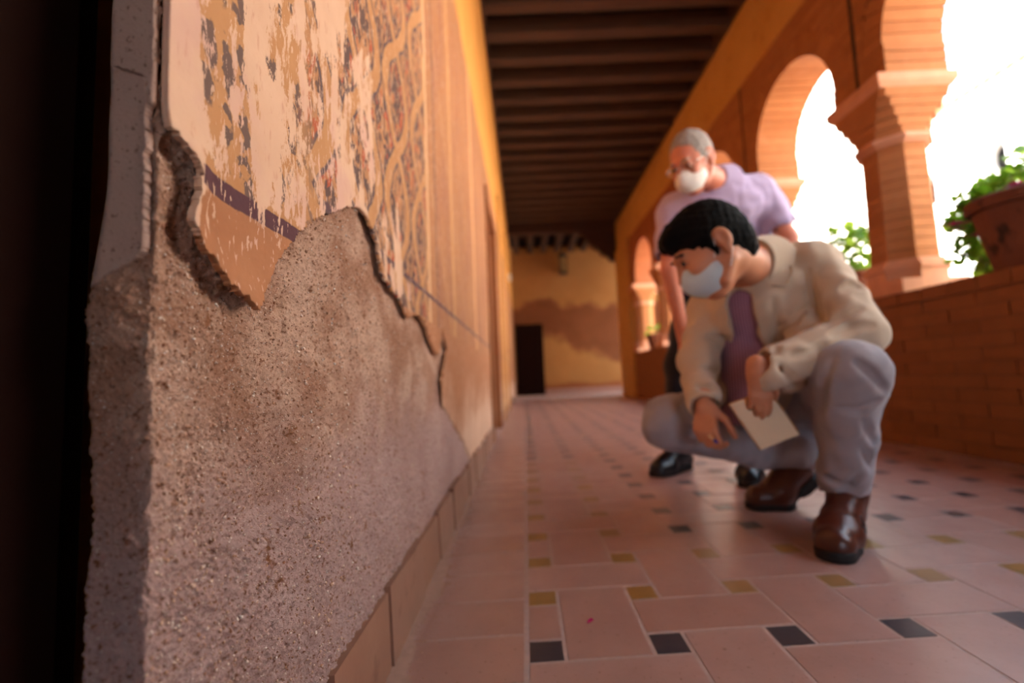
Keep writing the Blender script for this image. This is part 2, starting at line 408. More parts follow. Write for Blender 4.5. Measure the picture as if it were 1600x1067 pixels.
# outlines of the plaster coats, surveyed on the wall
crackL = [(244, -4000), (244, 0), (243, 100), (245, 160), (236, 170), (248, 192), (259, 209), (272, 224), (283, 240), (289, 255), (293, 270), (290, 285), (291, 299), (282, 325), (279, 336), (281, 344), (291, 370), (297, 392), (306, 399), (314, 407), (320, 420), (332, 430), (342, 447), (351, 452), (357, 461), (370, 464), (377, 475), (387, 486)]
crackM = [(395, 478), (404, 467), (413, 450), (422, 430), (430, 407), (445, 388), (452, 381), (460, 366), (471, 359), (488, 344), (505, 336), (527, 330), (539, 324), (548, 327), (557, 326)]
crackR = [(565, 337), (571, 349), (578, 366), (584, 382), (588, 410), (591, 431), (600, 442), (610, 461), (620, 470), (625, 480), (632, 499), (643, 494), (651, 495), (658, 504), (662, 514), (666, 532), (674, 549), (682, 556), (687, 545), (688, 517), (694, 545), (689, 575), (686, 600), (689, 630)]
merge = [(703, 655), (722, 690), (736, 726)]
sheet_poly = crackL + crackM + crackR + merge + [(900, 900), (900, -4000)]
jamb_edge = [(227, 122), (229, 140), (231, 160), (228, 176), (226, 190), (229, 205), (228, 225), (224, 240), (226, 262), (227, 300), (224, 330), (225, 362), (222, 390), (212, 403), (200, 413), (184, 420), (172, 428), (160, 436), (150, 446)]
jamb_poly = [(-900, -4000), (243.4, -4000), (243.4, 0), (242.4, 100), (244, 158), (236, 166), (231, 150), (228.5, 122)] + jamb_edge[1:] + [(60, 470), (-900, 480)]
wob = lambda s, a: a * fbm(U * 260, Zg * 260, 3, s)
pxw, pyw = PXg + wob(3, 4.5), PYg + wob(9, 4.5)
sheet = inside(pxw, pyw, sheet_poly) & front
jamb = inside(pxw, pyw, jamb_poly) & ~sheet
crack_h = seg_dist(pxw, pyw, [(160, 100), (186, 106), (205, 112), (227, 122)]) < .8
jamb &= ~crack_h

dL = seg_dist(PXg, PYg, crackL[4:]); dR = seg_dist(PXg, PYg, crackR); dM = seg_dist(PXg, PYg, crackM)
dJ = seg_dist(PXg, PYg, jamb_edge)
# mortar relief (metres along the normal)
fine = fbm(U * 330, Zg * 330, 3, 5); med = fbm(U * 70, Zg * 70, 4, 21); low_ = fbm(U * 14, Zg * 14, 3, 33)
relief = .0060 * low_ + .0036 * med + .0030 * fine
nearm = sstep(P0[..., 1], 1.6, .7)
relief = relief * (.3 + .7 * nearm)
pit = fbm(U * 55 + 7, Zg * 55, 3, 57)
relief -= .006 * sstep(pit, .42, .75) * sstep(PYg, 330, 480)
relief -= .0085 * np.exp(-(dL / 20) ** 2) + .0045 * np.exp(-(dR / 7) ** 2)
relief -= .003 * np.exp(-(dJ / 14) ** 2) * (PXg > 222)
relief += .006 * np.exp(-(((PXg - 188) / 30) ** 2 + ((PYg - 490) / 62) ** 2))
relief -= .004 * np.exp(-(((PXg - 200) / 30) ** 2 + ((PYg - 572) / 14) ** 2))
ledge = 868 - (PXg - 300) * .375 + 10 * fbm(U * 60, Zg * 0, 3, 71)      # a ledge where the lower, rougher coat begins
below = sstep(PYg, ledge - 5, ledge + 12) * front * sstep(PXg, 250, 330) * sstep(PXg, 700, 640)
relief += .0075 * below - .0070 * np.exp(-((PYg - ledge + 30) / 34) ** 2) * front * sstep(PXg, 290, 350) * sstep(PXg, 700, 620)
relief += below * (.0034 * fbm(U * 170, Zg * 170, 3, 91) - .006 * sstep(fbm(U * 150, Zg * 150, 2, 44), .38, .6))
relief -= .006 * np.exp(-((PYg - ledge - 8) / 9) ** 2) * front * sstep(fbm(U * 90, Zg * 90, 3, 13), -.1, .4) * sstep(PXg, 300, 350) * sstep(PXg, 690, 640)
relief -= .0035 * sstep(PXg, 292, 304) * sstep(PXg, 345, 315) * sstep(PYg, 640, 690) * sstep(PYg, 850, 800)
PM = P0 + NRM * (relief - .004)[..., None]
idx = np.arange(NS * NZ).reshape(NS, NZ)
quads = np.stack([idx[:-1, :-1], idx[:-1, 1:], idx[1:, 1:], idx[1:, :-1]], -1)[..., ::-1].reshape(-1, 4)
# drop mortar well under the sheet (never seen)
ed = np.minimum(np.minimum(dL, dR), dM)
hid = (sheet & (ed > 60) & (PXg < 690)).ravel()
wall_left = np_mesh('wall_left', PM.reshape(-1, 3), quads[~hid[quads].all(1)], M['mortar'])
tag(wall_left, 'crumbling left wall of exposed sandy mortar beneath a flaking painted plaster coat', kind='structure')

def coat(name, mask, offs, material, thick):
    keep = mask.ravel()[quads].all(1); q = quads[keep]
    used = np.unique(q); remap = np.full(NS * NZ, -1); remap[used] = np.arange(len(used))
    V = (P0 + NRM * offs[..., None]).reshape(-1, 3)[used]; Q = remap[q]
    e = np.concatenate([Q[:, [0, 1]], Q[:, [1, 2]], Q[:, [2, 3]], Q[:, [3, 0]]])
    key = np.sort(e, 1); k = key[:, 0].astype(np.int64) * len(used) + key[:, 1]
    u, inv, cnt = np.unique(k, return_inverse=True, return_counts=True)
    be = e[cnt[inv] == 1]
    bv = np.unique(be); bm_ = np.full(len(used), -1); bm_[bv] = np.arange(len(bv)) + len(used)
    nv = NRM.reshape(-1, 3)[used][bv]
    V2 = np.concatenate([V, V[bv] - nv * thick])
    rim = np.stack([be[:, 1], be[:, 0], bm_[be[:, 0]], bm_[be[:, 1]]], 1)
    return np_mesh(name, V2, np.concatenate([Q, rim]), material, wall_left)
curl = .0075 * np.exp(-(dL / 26) ** 2) * sstep(PYg, 150, 260) + .003 * np.exp(-(dR / 10) ** 2)
thin = sstep(PYg, 655, 600) + (1 - sstep(PYg, 655, 600)) * sstep(PXg, 690, 760) * .6
so = (.0035 + curl) * np.maximum(thin, .12) + .0018 * low_ + .0004 * med + .0002 * fine
o = coat('painted_plaster', sheet, so, M['fresco'], .006)
tag(o, 'painted plaster coat with worn ochre fresco, its edge cracked and lifting')
jo = -.0006 + .0014 * fbm(U * 18, Zg * 18, 3, 63) + .0003 * med + .0010 * np.exp(-(dJ / 9) ** 2)
o = coat('corner_plaster', jamb, jo, M['jamb_plaster'], .006)
tag(o, 'grey smooth plaster left on the wall corner')

# loose grit bedded in the mortar: far more than one could count
ico_v = []; ico_f = []
bm = bmesh.new(); bmesh.ops.create_icosphere(bm, subdivisions=1, radius=1); bm.verts.ensure_lookup_table()
ico_v = np.array([v.co[:] for v in bm.verts]); ico_f = np.array([[v.index for v in f.verts] for f in bm.faces]); bm.free()
cand = np.flatnonzero((~sheet & ~jamb & front & (PYg > 150) & (PYg < 1090) & (PXg < 700)).ravel())
pick = RNG.choice(cand, 5200, replace=False)
GV, GF = [], []
pp = PM.reshape(-1, 3)[pick]
for i, p in enumerate(pp):
    r = (.0005 + .0011 * RNG.random() ** 3) * (1 + .5 * (p[1] > .5)); s = r * (.7 + .6 * RNG.random(3))
    GV.append(ico_v * s + p + NRM.reshape(-1, 3)[pick[i]] * r * .25); GF.append(ico_f + i * len(ico_v))
o = np_mesh('mortar_grit', np.concatenate(GV), np.concatenate(GF), M['grit'], wall_left, False); o['kind'] = 'stuff'

# rest of the left wall: beyond the near doorway, the far doors, behind the camera
def wall_piece(name, x0, x1, y0, y1, z0, z1, m, parent=None, kind='structure', label=None):
    o = MB().box(x0, x1, y0, y1, z0, z1).build(name, m, parent)
    if parent is None: o['kind'] = kind
    if label: o['label'] = label
    return o
XB = XL - .35
D2 = (3.25, 4.30, 1.88)
b = MB(); b.box(XB, XL + .004, D2[0] - .0, D2[1], D2[2], ZC + .05); b.box(XB, XL + .004, D2[1], YK + .2, 0, ZC + .05); b.build('far_face', M['fresco'], wall_left)
b = MB(); b.box(XB, XL, YB, -.75, 0, ZC + .05); b.box(XB, XL, -.75, .36, 2.1, ZC + .05); b.box(XB, XL - .13, .45, D2[0], 0, ZC + .05); b.box(XB, XL - .125, D2[0], D2[1], -.1, D2[2])
b.build('rear_masonry', M['ochre'], wall_left)
# dark room behind the near doorway
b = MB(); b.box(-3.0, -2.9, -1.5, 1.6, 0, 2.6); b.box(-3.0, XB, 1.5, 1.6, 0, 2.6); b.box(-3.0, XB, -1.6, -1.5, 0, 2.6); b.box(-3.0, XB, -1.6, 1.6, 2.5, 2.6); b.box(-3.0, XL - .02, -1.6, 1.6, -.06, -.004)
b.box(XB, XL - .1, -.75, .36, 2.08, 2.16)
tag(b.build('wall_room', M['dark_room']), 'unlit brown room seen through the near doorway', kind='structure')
o = MB().box(XL - .135, XL - .095, -.70, .352, 0, 2.08).build('door_1', M['door_black']); tag(o, 'door beside the wall corner, coloured near-black to stand in for shadow', kind='structure')  # near-black leaf stands in for the dark inside the doorway
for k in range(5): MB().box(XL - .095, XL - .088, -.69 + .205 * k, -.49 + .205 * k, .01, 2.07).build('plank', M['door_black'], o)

# door_2 on the far left wall
dz = empty('door_2', (XL - .12, D2[0], 0)); tag(dz, 'brown wooden door in the left wall beyond the fresco', kind='structure')
def child(b, name, m, par, **k):
    o = b.build(name, m, par, **k); o.matrix_parent_inverse = Matrix.Translation(-Vector(par.location)); return o
for k in range(5):
    w = (D2[1] - D2[0] - .16) / 5; y0 = D2[0] + .08 + k * w
    child(MB().box(XL - .12, XL - .08, y0 + .004, y0 + w - .004, .02, D2[2] - .08), 'plank', M['door_wood'], dz)
for y0, y1, z0, z1 in ((D2[0], D2[0] + .08, 0, D2[2]), (D2[1] - .08, D2[1], 0, D2[2])):
    child(MB().box(XL - .12, XL + .022, y0, y1, z0, z1), 'door_post', M['door_wood'], dz)
child(MB().box(XL - .12, XL + .022, D2[0] + .08, D2[1] - .08, D2[2] - .08, D2[2]), 'door_head', M['door_wood'], dz)
for y0 in (4.95, 6.3):
    o = MB().box(XL + .004, XL + .03, y0, y0 + .16, 0, 2.5).build('trim_1', M['ochre']); tag(o, 'shallow ochre pilaster strip on the far left wall' if y0 < 5 else 'farther shallow ochre pilaster strip on the left wall', kind='structure')

# skirting of glazed tiles
sk = MB().box(XL - .02, XL + .004, .36, D2[0], 0, .105).build('baseboard_left', M['grout']); tag(sk, 'tile skirting along the foot of the flaking wall', kind='structure')
y0 = .36; k = 0
while y0 < D2[0] - .05:
    w = .21 + .02 * ((k * 37) % 5 - 2) / 2; y1 = min(y0 + w, D2[0])
    t = .013 + .003 * ((k * 13) % 3)
    h = .112 + .006 * ((k * 7) % 3)
    MB().hexa([(XL, y0 + .002, 0), (XL + t, y0 + .002, 0), (XL + t, y1 - .002, 0), (XL, y1 - .002, 0), (XL, y0 + .002, h), (XL + t - .004, y0 + .002, h), (XL + t - .004, y1 - .002, h - .002), (XL, y1 - .002, h)]).build('skirting_tile', M['skirting'], sk)
    y0 = y1; k += 1
o = MB().box(XL, XL + .018, D2[1] + .0, 9.4, 0, .11).build('baseboard_far', M['skirting']); tag(o, 'low skirting along the far part of the left wall', kind='structure')

# ---------------- floor
fl = MB().box(XL - .05, 6.0, YB - .1, YK + .2, -.1, -.0008).build('floor', M['grout']); tag(fl, 'gallery floor of terracotta tiles with small black and ochre insets', kind='structure')
SH = .038
def quad_tile(b, x0, x1, y0, y1, top, g=.0028):
    x0 += g; x1 -= g; y0 += g; y1 -= g
    c = .0010
    def sh(x, y): return y + SH * x
    b.hexa([(x0, sh(x0, y0), -.008), (x1, sh(x1, y0), -.008), (x1, sh(x1, y1), -.008), (x0, sh(x0, y1), -.008),
            (x0 + c, sh(x0, y0) + c, top), (x1 - c, sh(x1, y0) + c, top), (x1 - c, sh(x1, y1) - c, top), (x0 + c, sh(x0, y1) - c, top)])
farb = {'terracotta': MB(), 'inset_black': MB(), 'inset_yellow': MB()}
def put(name, key, x0, x1, y0, y1):
    x1 = min(x1, XR - .002)
    if x1 - x0 < .02: return
    top = .0005 * (random.random() - .5)
    if .45 < y0 < 3.15:
        b = MB(); quad_tile(b, x0, x1, y0, y1, top); b.build(name, M[key], fl)
    else: quad_tile(farb[key], x0, x1, y0, y1, top)
Y0 = .757
for j in range(-20, 47):
    yb = Y0 + j * ROWP
    if yb > YE: break
    for i in range(0, 11):
        xb = S0 + i * SP
        if xb > XR: break
        if j == 0 or j < 0: key = 'inset_black' if (j % 8 == 0 or i > 1) else 'inset_yellow'
        elif j <= 2 or (i <= 1 and j <= 9): key = 'inset_yellow'
        elif j <= 14: key = 'inset_black'
        else: key = 'inset_yellow' if (j % 7 < 2) else 'inset_black'
        put('inset_tile', key, xb, xb + INS, yb, yb + INS)
        if (i + j) % 2 == 0: put('floor_tile', 'terracotta', xb + INS, xb + SP, yb, yb + ROWP + INS)
        else: put('floor_tile', 'terracotta', xb, xb + SP + INS, yb + INS, yb + ROWP)
    if True:   # left edge: half tile closing the pattern
        if j % 2 == 0: put('floor_tile', 'terracotta', S0, S0 + INS, yb + INS, yb + ROWP)
yb = -3.0; k = 0
while yb < YE:
    L = .128
    put('border_tile', 'terracotta', XL + .02, S0 - .002, yb, yb + L); yb += L; k += 1
for key, b in farb.items():
    o = b.build('far_' + {'terracotta': 'floor_tiles', 'inset_black': 'black_insets', 'inset_yellow': 'ochre_insets'}[key], M[key], fl); o['kind'] = 'stuff'
# sandy dust at the foot of the wall
DV, DF = [], []
for i in range(4200):
    y = .5 + 1.9 * RNG.random() ** 1.6; x = XL + .016 + abs(RNG.normal(0, .030)); r = .0006 + .0012 * RNG.random() ** 2
    DV.append(ico_v * r * np.array([1, 1, .6]) + np.array([x, y, r * .2])); DF.append(ico_f + i * len(ico_v))
gy = np.linspace(.45, 2.6, 260); gx = np.linspace(0, 1, 14)
GY, GX = np.meshgrid(gy, gx, indexing='ij'); wd = .055 + .05 * fbm(GY * 9, GX * 0, 4, 5)
hz = (.0022 * (1 - GX) ** 1.6 + .0014 * fbm(GY * 60, GX * 6, 3, 8)) * (1 - sstep(GY, 1.6, 2.6)) - .0012 * GX
film = np.stack([XL + .010 + GX * wd, GY, np.maximum(hz, -.002)], 2).reshape(-1, 3); fi = np.arange(len(film)).reshape(260, 14)
FQ = np.stack([fi[:-1, :-1], fi[:-1, 1:], fi[1:, 1:], fi[1:, :-1]], -1).reshape(-1, 4)[:, ::-1]; fo = np_mesh('dust_drift', film, FQ, M['dust'], None)
o = np_mesh('sand_dust', np.concatenate(DV), np.concatenate(DF), M['dust'], None, False)
tag(o, 'pale sandy dust fallen along the foot of the flaking wall', 'dust', kind='stuff')
fo.parent = o; fo['kind'] = 'stuff'

# ---------------- ceiling
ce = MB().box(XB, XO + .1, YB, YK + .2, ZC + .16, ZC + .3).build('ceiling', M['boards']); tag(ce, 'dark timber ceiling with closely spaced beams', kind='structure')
y = -3.1
while y < YE - .15:
    b = MB().box(XL - .05, XR + .05, y, y + .125, ZC, ZC + .165)
    b.build('beam', M['beam'], ce, bevel=.008); y += .335
o = MB().box(XL - .05, XR + .05, YE - .02, YE + .2, ZC - .12, ZC + .16).build('cross_beam', M['wood_dark'], ce, bevel=.01)
MB().box(XL - .05, XR + 3.0, YE + .05, YE + .15, ZC + .0, ZC + .16).build('wall_plate', M['wood_dark'], ce)
x = XL + .1
while x < 5.5:
    MB().box(x, x + .12, YE + .1, YK + .02, ZC + .0, ZC + .17).build('beam', M['beam'], ce, bevel=.008); x += .34
o = MB().ring_loft([[(xx, yy_, zz) for xx, zz in ((2.06, 3.49), (2.06, 2.84), (1.92, 2.84), (1.86, 2.94), (1.74, 2.98), (1.66, 3.12), (1.52, 3.17), (1.42, 3.36), (1.30, 3.40), (1.28, 3.49))] for yy_ in (YE + .0, YE + .18)]).build('corbel', M['wood_dark'], ce)
o['label'] = 'scrolled dark wooden corbel carrying the end beam'
for x0_, x1_ in ((XR - .045, XR + .02), (XL - .02, XL + .03)): MB().box(x0_, x1_, YB, YE, ZC + .004, ZC + .165).build('fascia', M['wood_dark'], ce)
# roof over the gallery (keeps the sun out)
tag(MB().box(XB - 4, XO + .35, YB - 2, YK + 3, ZC + .3, ZC + .5).build('trim_roof', M['roof_tile']), 'roof mass above the gallery', kind='structure')

# ---------------- back wall, rear wall
o = MB().box(XL - .4, 8.0, YK, YK + .3, 0, ZC + .3).build('wall_back', M['back_wall']); tag(o, 'ochre end wall with a brown damp stain', kind='structure')
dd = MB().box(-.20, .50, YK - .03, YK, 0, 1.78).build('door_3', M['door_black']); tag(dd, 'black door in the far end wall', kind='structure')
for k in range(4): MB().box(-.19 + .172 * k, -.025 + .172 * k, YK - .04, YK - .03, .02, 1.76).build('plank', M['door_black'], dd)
o = MB().box(.52, 6.0, YK - .02, YK, 0, .14).build('baseboard_back', M['terracotta']); tag(o, 'terracotta skirting under the stained end wall', kind='structure')
o = MB().box(XB, .5, YB - .3, YB, 0, ZC + .3).box(1.6, XO, YB - .3, YB, 0, ZC + .3).box(.5, 1.6, YB - .3, YB, 2.2, ZC + .3).build('wall_front', M['ochre']); tag(o, 'ochre wall behind the viewer with a doorway added to let in cool light', kind='structure')  # opening is added to let cool sky light in from behind

# ---------------- arcade on the right
COLS = [-.12, 1.23, 2.58, 3.93, 5.33, 6.78, 8.22]
ZP, ZI, ZS, ZB = .82, 2.03, 2.20, 2.97      # parapet top, impost top, arch springing, band bottom
o = MB().box(XR - .001, XO, YB - .3, -.30, 0, ZC).build('wall_right', M['ochre']); tag(o, 'solid ochre wall beside the viewer before the arcade starts', kind='structure')
par = MB().box(XR + .003, XO, YB, 9.0, 0, ZP - .06).build('wall_parapet', M['joint_dark']); tag(par, 'low brick parapet under the arches', kind='structure')
CH = .0625
bricks_far = MB()
bl = .275
for r in range(12):
    y = -.3 + (bl / 2 if r % 2 else 0)
    while y < 9.0 - .02:
        y1 = min(y + bl, 9.0)
        z0 = r * CH + .004; px = .002 * random.random()
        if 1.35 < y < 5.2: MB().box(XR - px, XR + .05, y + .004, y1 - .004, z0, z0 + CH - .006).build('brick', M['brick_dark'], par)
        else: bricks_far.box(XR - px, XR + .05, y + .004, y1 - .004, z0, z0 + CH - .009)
        y = y1
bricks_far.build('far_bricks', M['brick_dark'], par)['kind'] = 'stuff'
y = -.3
while y < 8.98:                                  # coping: bricks on edge
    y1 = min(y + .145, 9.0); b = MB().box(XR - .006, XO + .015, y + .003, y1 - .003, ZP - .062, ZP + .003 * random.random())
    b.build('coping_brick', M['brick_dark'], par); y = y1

arc_w = empty('wall_arcade', (XR, 0, ZI)); tag(arc_w, 'orange brick arcade wall with round stilted arches', kind='structure')
RAD = .475
def bay(b, ya, yb, xi, xo, inset_=0.0):
    """solid spandrel between two column axes with an arch cut out"""
    yc = (ya + yb) / 2; hw = (yb - ya) / 2; r = hw - .195 + inset_
    zc = ZS + (RAD - (hw - .195)) * .6
    ptsn = [(yc - r, ZI), (yc - r, zc)] + [(yc - r * math.cos(a), zc + r * math.sin(a)) for a in np.linspace(0, math.pi, 29)[1:-1]] + [(yc + r, zc), (yc + r, ZI)]
    for x in (xi, xo):
        f = -1 if x == xi else 1
        for p, q in zip(ptsn[1:-1][:-1], ptsn[1:-1][1:]):
            v = [(x, p[0], p[1]), (x, q[0], q[1]), (x, q[0], ZB + .02), (x, p[0], ZB + .02)]
            b.add(v, [(0, 3, 2, 1) if f < 0 else (0, 1, 2, 3)])
        for s0, s1 in ((ya, yc - r), (yc + r, yb)):
            b.add([(x, s0, ZI), (x, s1, ZI), (x, s1, ZB + .02), (x, s0, ZB + .02)], [(0, 3, 2, 1) if f < 0 else (0, 1, 2, 3)])
    for p, q in zip(ptsn[:-1], ptsn[1:]): b.add([(xi, p[0], p[1]), (xo, p[0], p[1]), (xo, q[0], q[1]), (xi, q[0], q[1])], [(0, 3, 2, 1)])
    return yc, zc, r
def achild(b, name, m, **k):
    return child(b, name, m, arc_w, **k)
core = MB(); farc = MB()
bays = list(zip(COLS[:-1], COLS[1:])) + [(8.22, 9.2)]
spand = 0
for ya, yb in bays:
    detailed = ya in (1.23, 2.58, 3.93)
    if not detailed:
        bay(farc, ya, yb, XR, XO); continue
    yc, zc, r = bay(core, ya, yb, XR + .006, XO - .006, .003)
    nv = 24
    for k in range(nv):                           # voussoirs, through the wall
        a0, a1 = math.pi * k / nv + .006, math.pi * (k + 1) / nv - .006
        jr = .003 * random.random(); ro = r + .135; ri = r - .006 - jr
        pts = [(yc - ri * math.cos(a0), zc + ri * math.sin(a0)), (yc - ro * math.cos(a0), zc + ro * math.sin(a0)), (yc - ro * math.cos(a1), zc + ro * math.sin(a1)), (yc - ri * math.cos(a1), zc + ri * math.sin(a1))]
        b = MB().hexa([(XR - .001 - jr, p, z) for p, z in pts] + [(XO + jr, p, z) for p, z in pts])
        achild(b, 'voussoir', M['brick'])
    for s in (-1, 1):                             # stilt bricks under the springing
        z = ZI
        while z < zc - .02:
            z1 = min(z + .062, zc)
            ya_ = yc + s * (r - .014 - .003 * random.random()); yb_ = yc + s * (r + .135)
            achild(MB().box(XR - .002, XO + .002, min(ya_, yb_), max(ya_, yb_), z + .003, z1 - .003), 'stilt_brick', M['brick']); z = z1
    row = 0; z = ZI                               # spandrel bricks
    while z < ZB - .02:
        z1 = z + .0605; zm = (z + z1) / 2
        segs = []
        ro = r + .138
        hx = ro if zm < zc else (math.sqrt(max(0, ro * ro - (zm - zc) ** 2)))
        segs = [(ya + .012, yc - hx), (yc + hx, yb - .012)] if hx > 0 else [(ya + .012, yb - .012)]
        for s0, s1 in segs:
            y = s0 - (.135 if row % 2 else 0)
            while y < s1:
                a_, b_ = max(y, s0), min(y + .27, s1)
                if b_ - a_ > .03: achild(MB().box(XR - .001 - .003 * random.random(), XR + .05, a_ + .004, b_ - .004, z + .004, z1 - .004), 'brick', M['brick'])
                y += .27
        z = z1; row += 1
achild(core, 'core', M['joint']); achild(farc, 'far_arches', M['far_brick'])
for yc_ in COLS:                                  # dark strip paints the shade of an upright groove over each column
    achild(MB().box(XR - .004, XR + .004, yc_ - .010, yc_ + .010, ZI, ZB), 'groove_strip', M['wood_dark'])
# ochre band above, lintel over the columns
o = MB().box(XR - .012, XO, YB, 9.4, ZB, ZC + .3).build('trim_band', M['ochre']); tag(o, 'broad ochre plaster band between arches and ceiling', kind='structure')
o = MB().box(XR - .05, XO + .05, 8.40, 9.42, 0, ZB + .02).build('wall_pier', M['ochre']); tag(o, 'ochre corner pier at the end of the arcade', kind='structure')
# transverse gallery beyond
o = MB().box(XO + .05, 8.0, 9.1, 9.4, 0, ZP).build('wall_parapet_far', M['white_wall']); tag(o, 'white parapet of the cross gallery beyond the corner pier', kind='structure')
o = MB().box(XO + .05, 8.0, 9.1, 9.4, 2.1, 6.6).box(3.1, 3.9, 9.1, 9.4, .5, 2.4).box(4.6, 5.5, 9.1, 9.4, .5, 2.4).box(6.2, 8.0, 9.1, 9.4, .5, 2.4).build('wall_lintel_far', M['white_wall']); tag(o, 'white upper wall of the cross gallery facing the courtyard', kind='structure')  # piers and lowered lintel added to cut light on the end wall

XCc = 2.215
def octa(r, c=.58, hx=None):
    """eight-sided outline, r = half width across flats, c = flat length ratio"""
    k = r * c * .72
    return [(r, -k), (r, k), (k, r), (-k, r), (-r, k), (-r, -k), (-k, -r), (k, -r)]
def slab(b, yc, out, z0, z1, grow=0):
    b.ring_loft([[(XCc + x, yc + y, z0) for x, y in out], [(XCc + x * (1 + grow), yc + y * (1 + grow), z1) for x, y in out]]); return b
def sq(h, hy=None): hy = hy or h; return [(h, -hy), (h, hy), (-h, hy), (-h, -hy)]
def column(yc, detailed, label):
    t = empty('brick_column', (XCc, yc, ZP)); tag(t, label, 'column', 'columns of the arcade')
    def part(b, name, m): return child(b, name, m, t)
    part(slab(MB(), yc, sq(.185), ZP, ZP + .075), 'plinth', M['pale_brick'])
    part(slab(MB(), yc, octa(.178), ZP + .075, ZP + .135), 'base', M['pale_brick'])
    part(slab(slab(MB(), yc, octa(.192), ZP + .135, ZP + .165), yc, octa(.172), ZP + .165, ZP + .19), 'base_ring', M['pale_brick'])
    z = ZP + .19; top = 1.665
    if detailed:
        part(slab(MB(), yc, octa(.138), z, top), 'core', M['joint'])
        k = 0
        while z < top - .01:
            z1 = min(z + .0565, top); jr = .002 * random.random()
            part(slab(MB(), yc, octa(.150 - .012 * (z - 1.0) + jr), z + .003, z1 - .002), 'brick_course', M['brick']); z = z1; k += 1
    else: part(slab(MB(), yc, octa(.15), z, top, -.06), 'shaft', M['brick'])
    part(slab(slab(MB(), yc, octa(.158), top, top + .018), yc, octa(.176), top + .018, top + .046), 'neck_ring', M['pale_brick'])
    z = top + .046; hs = (.150, .158, .17, .182, .192)
    for k, h in enumerate(hs):                      # corbelled capital: octagon growing to a square
        z1 = z + (1.955 - top - .046) / 5
        out = [(h, -h * (.45 + .11 * k)), (h, h * (.45 + .11 * k)), (h * (.45 + .11 * k), h), (-h * (.45 + .11 * k), h), (-h, h * (.45 + .11 * k)), (-h, -h * (.45 + .11 * k)), (-h * (.45 + .11 * k), -h), (h * (.45 + .11 * k), -h)]
        part(slab(MB(), yc, out, z + .002, z1 - .001, .05), 'capital_course', M['brick']); z = z1
    part(slab(slab(MB(), yc, sq(.20, .195), 1.955, 1.985, .10), yc, sq(.222, .216), 1.985, ZI), 'impost', M['pale_brick'])
    return t
lab = {2.58: 'octagonal brick column with stepped capital standing nearest, right of the crouching man', 3.93: 'second brick column, half hidden behind the standing man in the lilac shirt',
       5.33: 'brick column hidden behind the two men', 6.78: 'small distant brick column just left of the crouching man\'s face', 8.22: 'farthest brick column next to the ochre corner pier',
       1.23: 'brick column outside the right edge of view, nearest the viewer', -.12: 'brick column level with the viewer', -1.47: 'brick column behind the viewer'}
for yc_ in COLS: column(yc_, yc_ in (2.58, 3.93), lab[yc_])

# ---------------- courtyard: paving, opposite wing
o = MB().box(XO, 30, -25, 9.1, -.4, -.3).build('floor_courtyard', M['court_ground']); tag(o, 'sunlit courtyard paving', kind='structure')
XF = 11.0; EV = 6.62
of = empty('opposite_wing', (XF, 4, -.3)); tag(of, 'sunlit whitewashed wing across the courtyard with small arched openings', 'building')
b = MB(); AR = [(11.75, 6.05), (10.15, 5.15), (8.0, 5.15), (5.8, 5.15), (3.6, 5.15)]
child(MB().box(XF, XF + .4, -12, 26, -.3, 4.55), 'wall', M['white_wall'], of)
# gallery storey: pieces of wall between arched openings
ops = [10.15 + 1.75 * k for k in range(-8, 8)]
wpc = MB(); r = .28
for k, yc_ in enumerate(ops):
    ya, yb = yc_ - .875, yc_ + .875
    z0, zc_, z1 = 4.55, 5.15, EV
    wpc.box(XF, XF + .4, ya, yc_ - r, z0, z1); wpc.box(XF, XF + .4, yc_ + r, yb, z0, z1)
    pts = [(yc_ - r * math.cos(a), zc_ + r * math.sin(a)) for a in np.linspace(0, math.pi, 13)]
    for p, q in zip(pts[:-1], pts[1:]):
        wpc.add([(XF, p[0], p[1]), (XF, q[0], q[1]), (XF, q[0], z1), (XF, p[0], z1)], [(0, 3, 2, 1)])
        wpc.add([(XF, p[0], p[1]), (XF + .4, p[0], p[1]), (XF + .4, q[0], q[1]), (XF, q[0], q[1])], [(0, 3, 2, 1)])
child(wpc, 'arcaded_storey', M['white_wall'], of)
child(MB().box(XF + 1.6, XF + 1.7, -12, 26, 4.4, EV), 'gallery_wall', M['shade_wall'], of)
child(MB().box(XF + .02, XF + 1.7, -12, 26, 4.4, 4.55), 'gallery_floor', M['shade_wall'], of)
child(MB().box(XF - .12, XF + 3, -12, 26, EV, EV + .10), 'cornice', M['white_wall'], of)
tl = MB(); 
for k in range(70):
    y = 3 + k * .24
    tl.tube([(XF - .25, y, EV + .16), (XF + .9, y, EV + .55)], .085, 6)
child(tl, 'roof_tiles', M['roof_tile'], of)['kind'] = 'stuff'
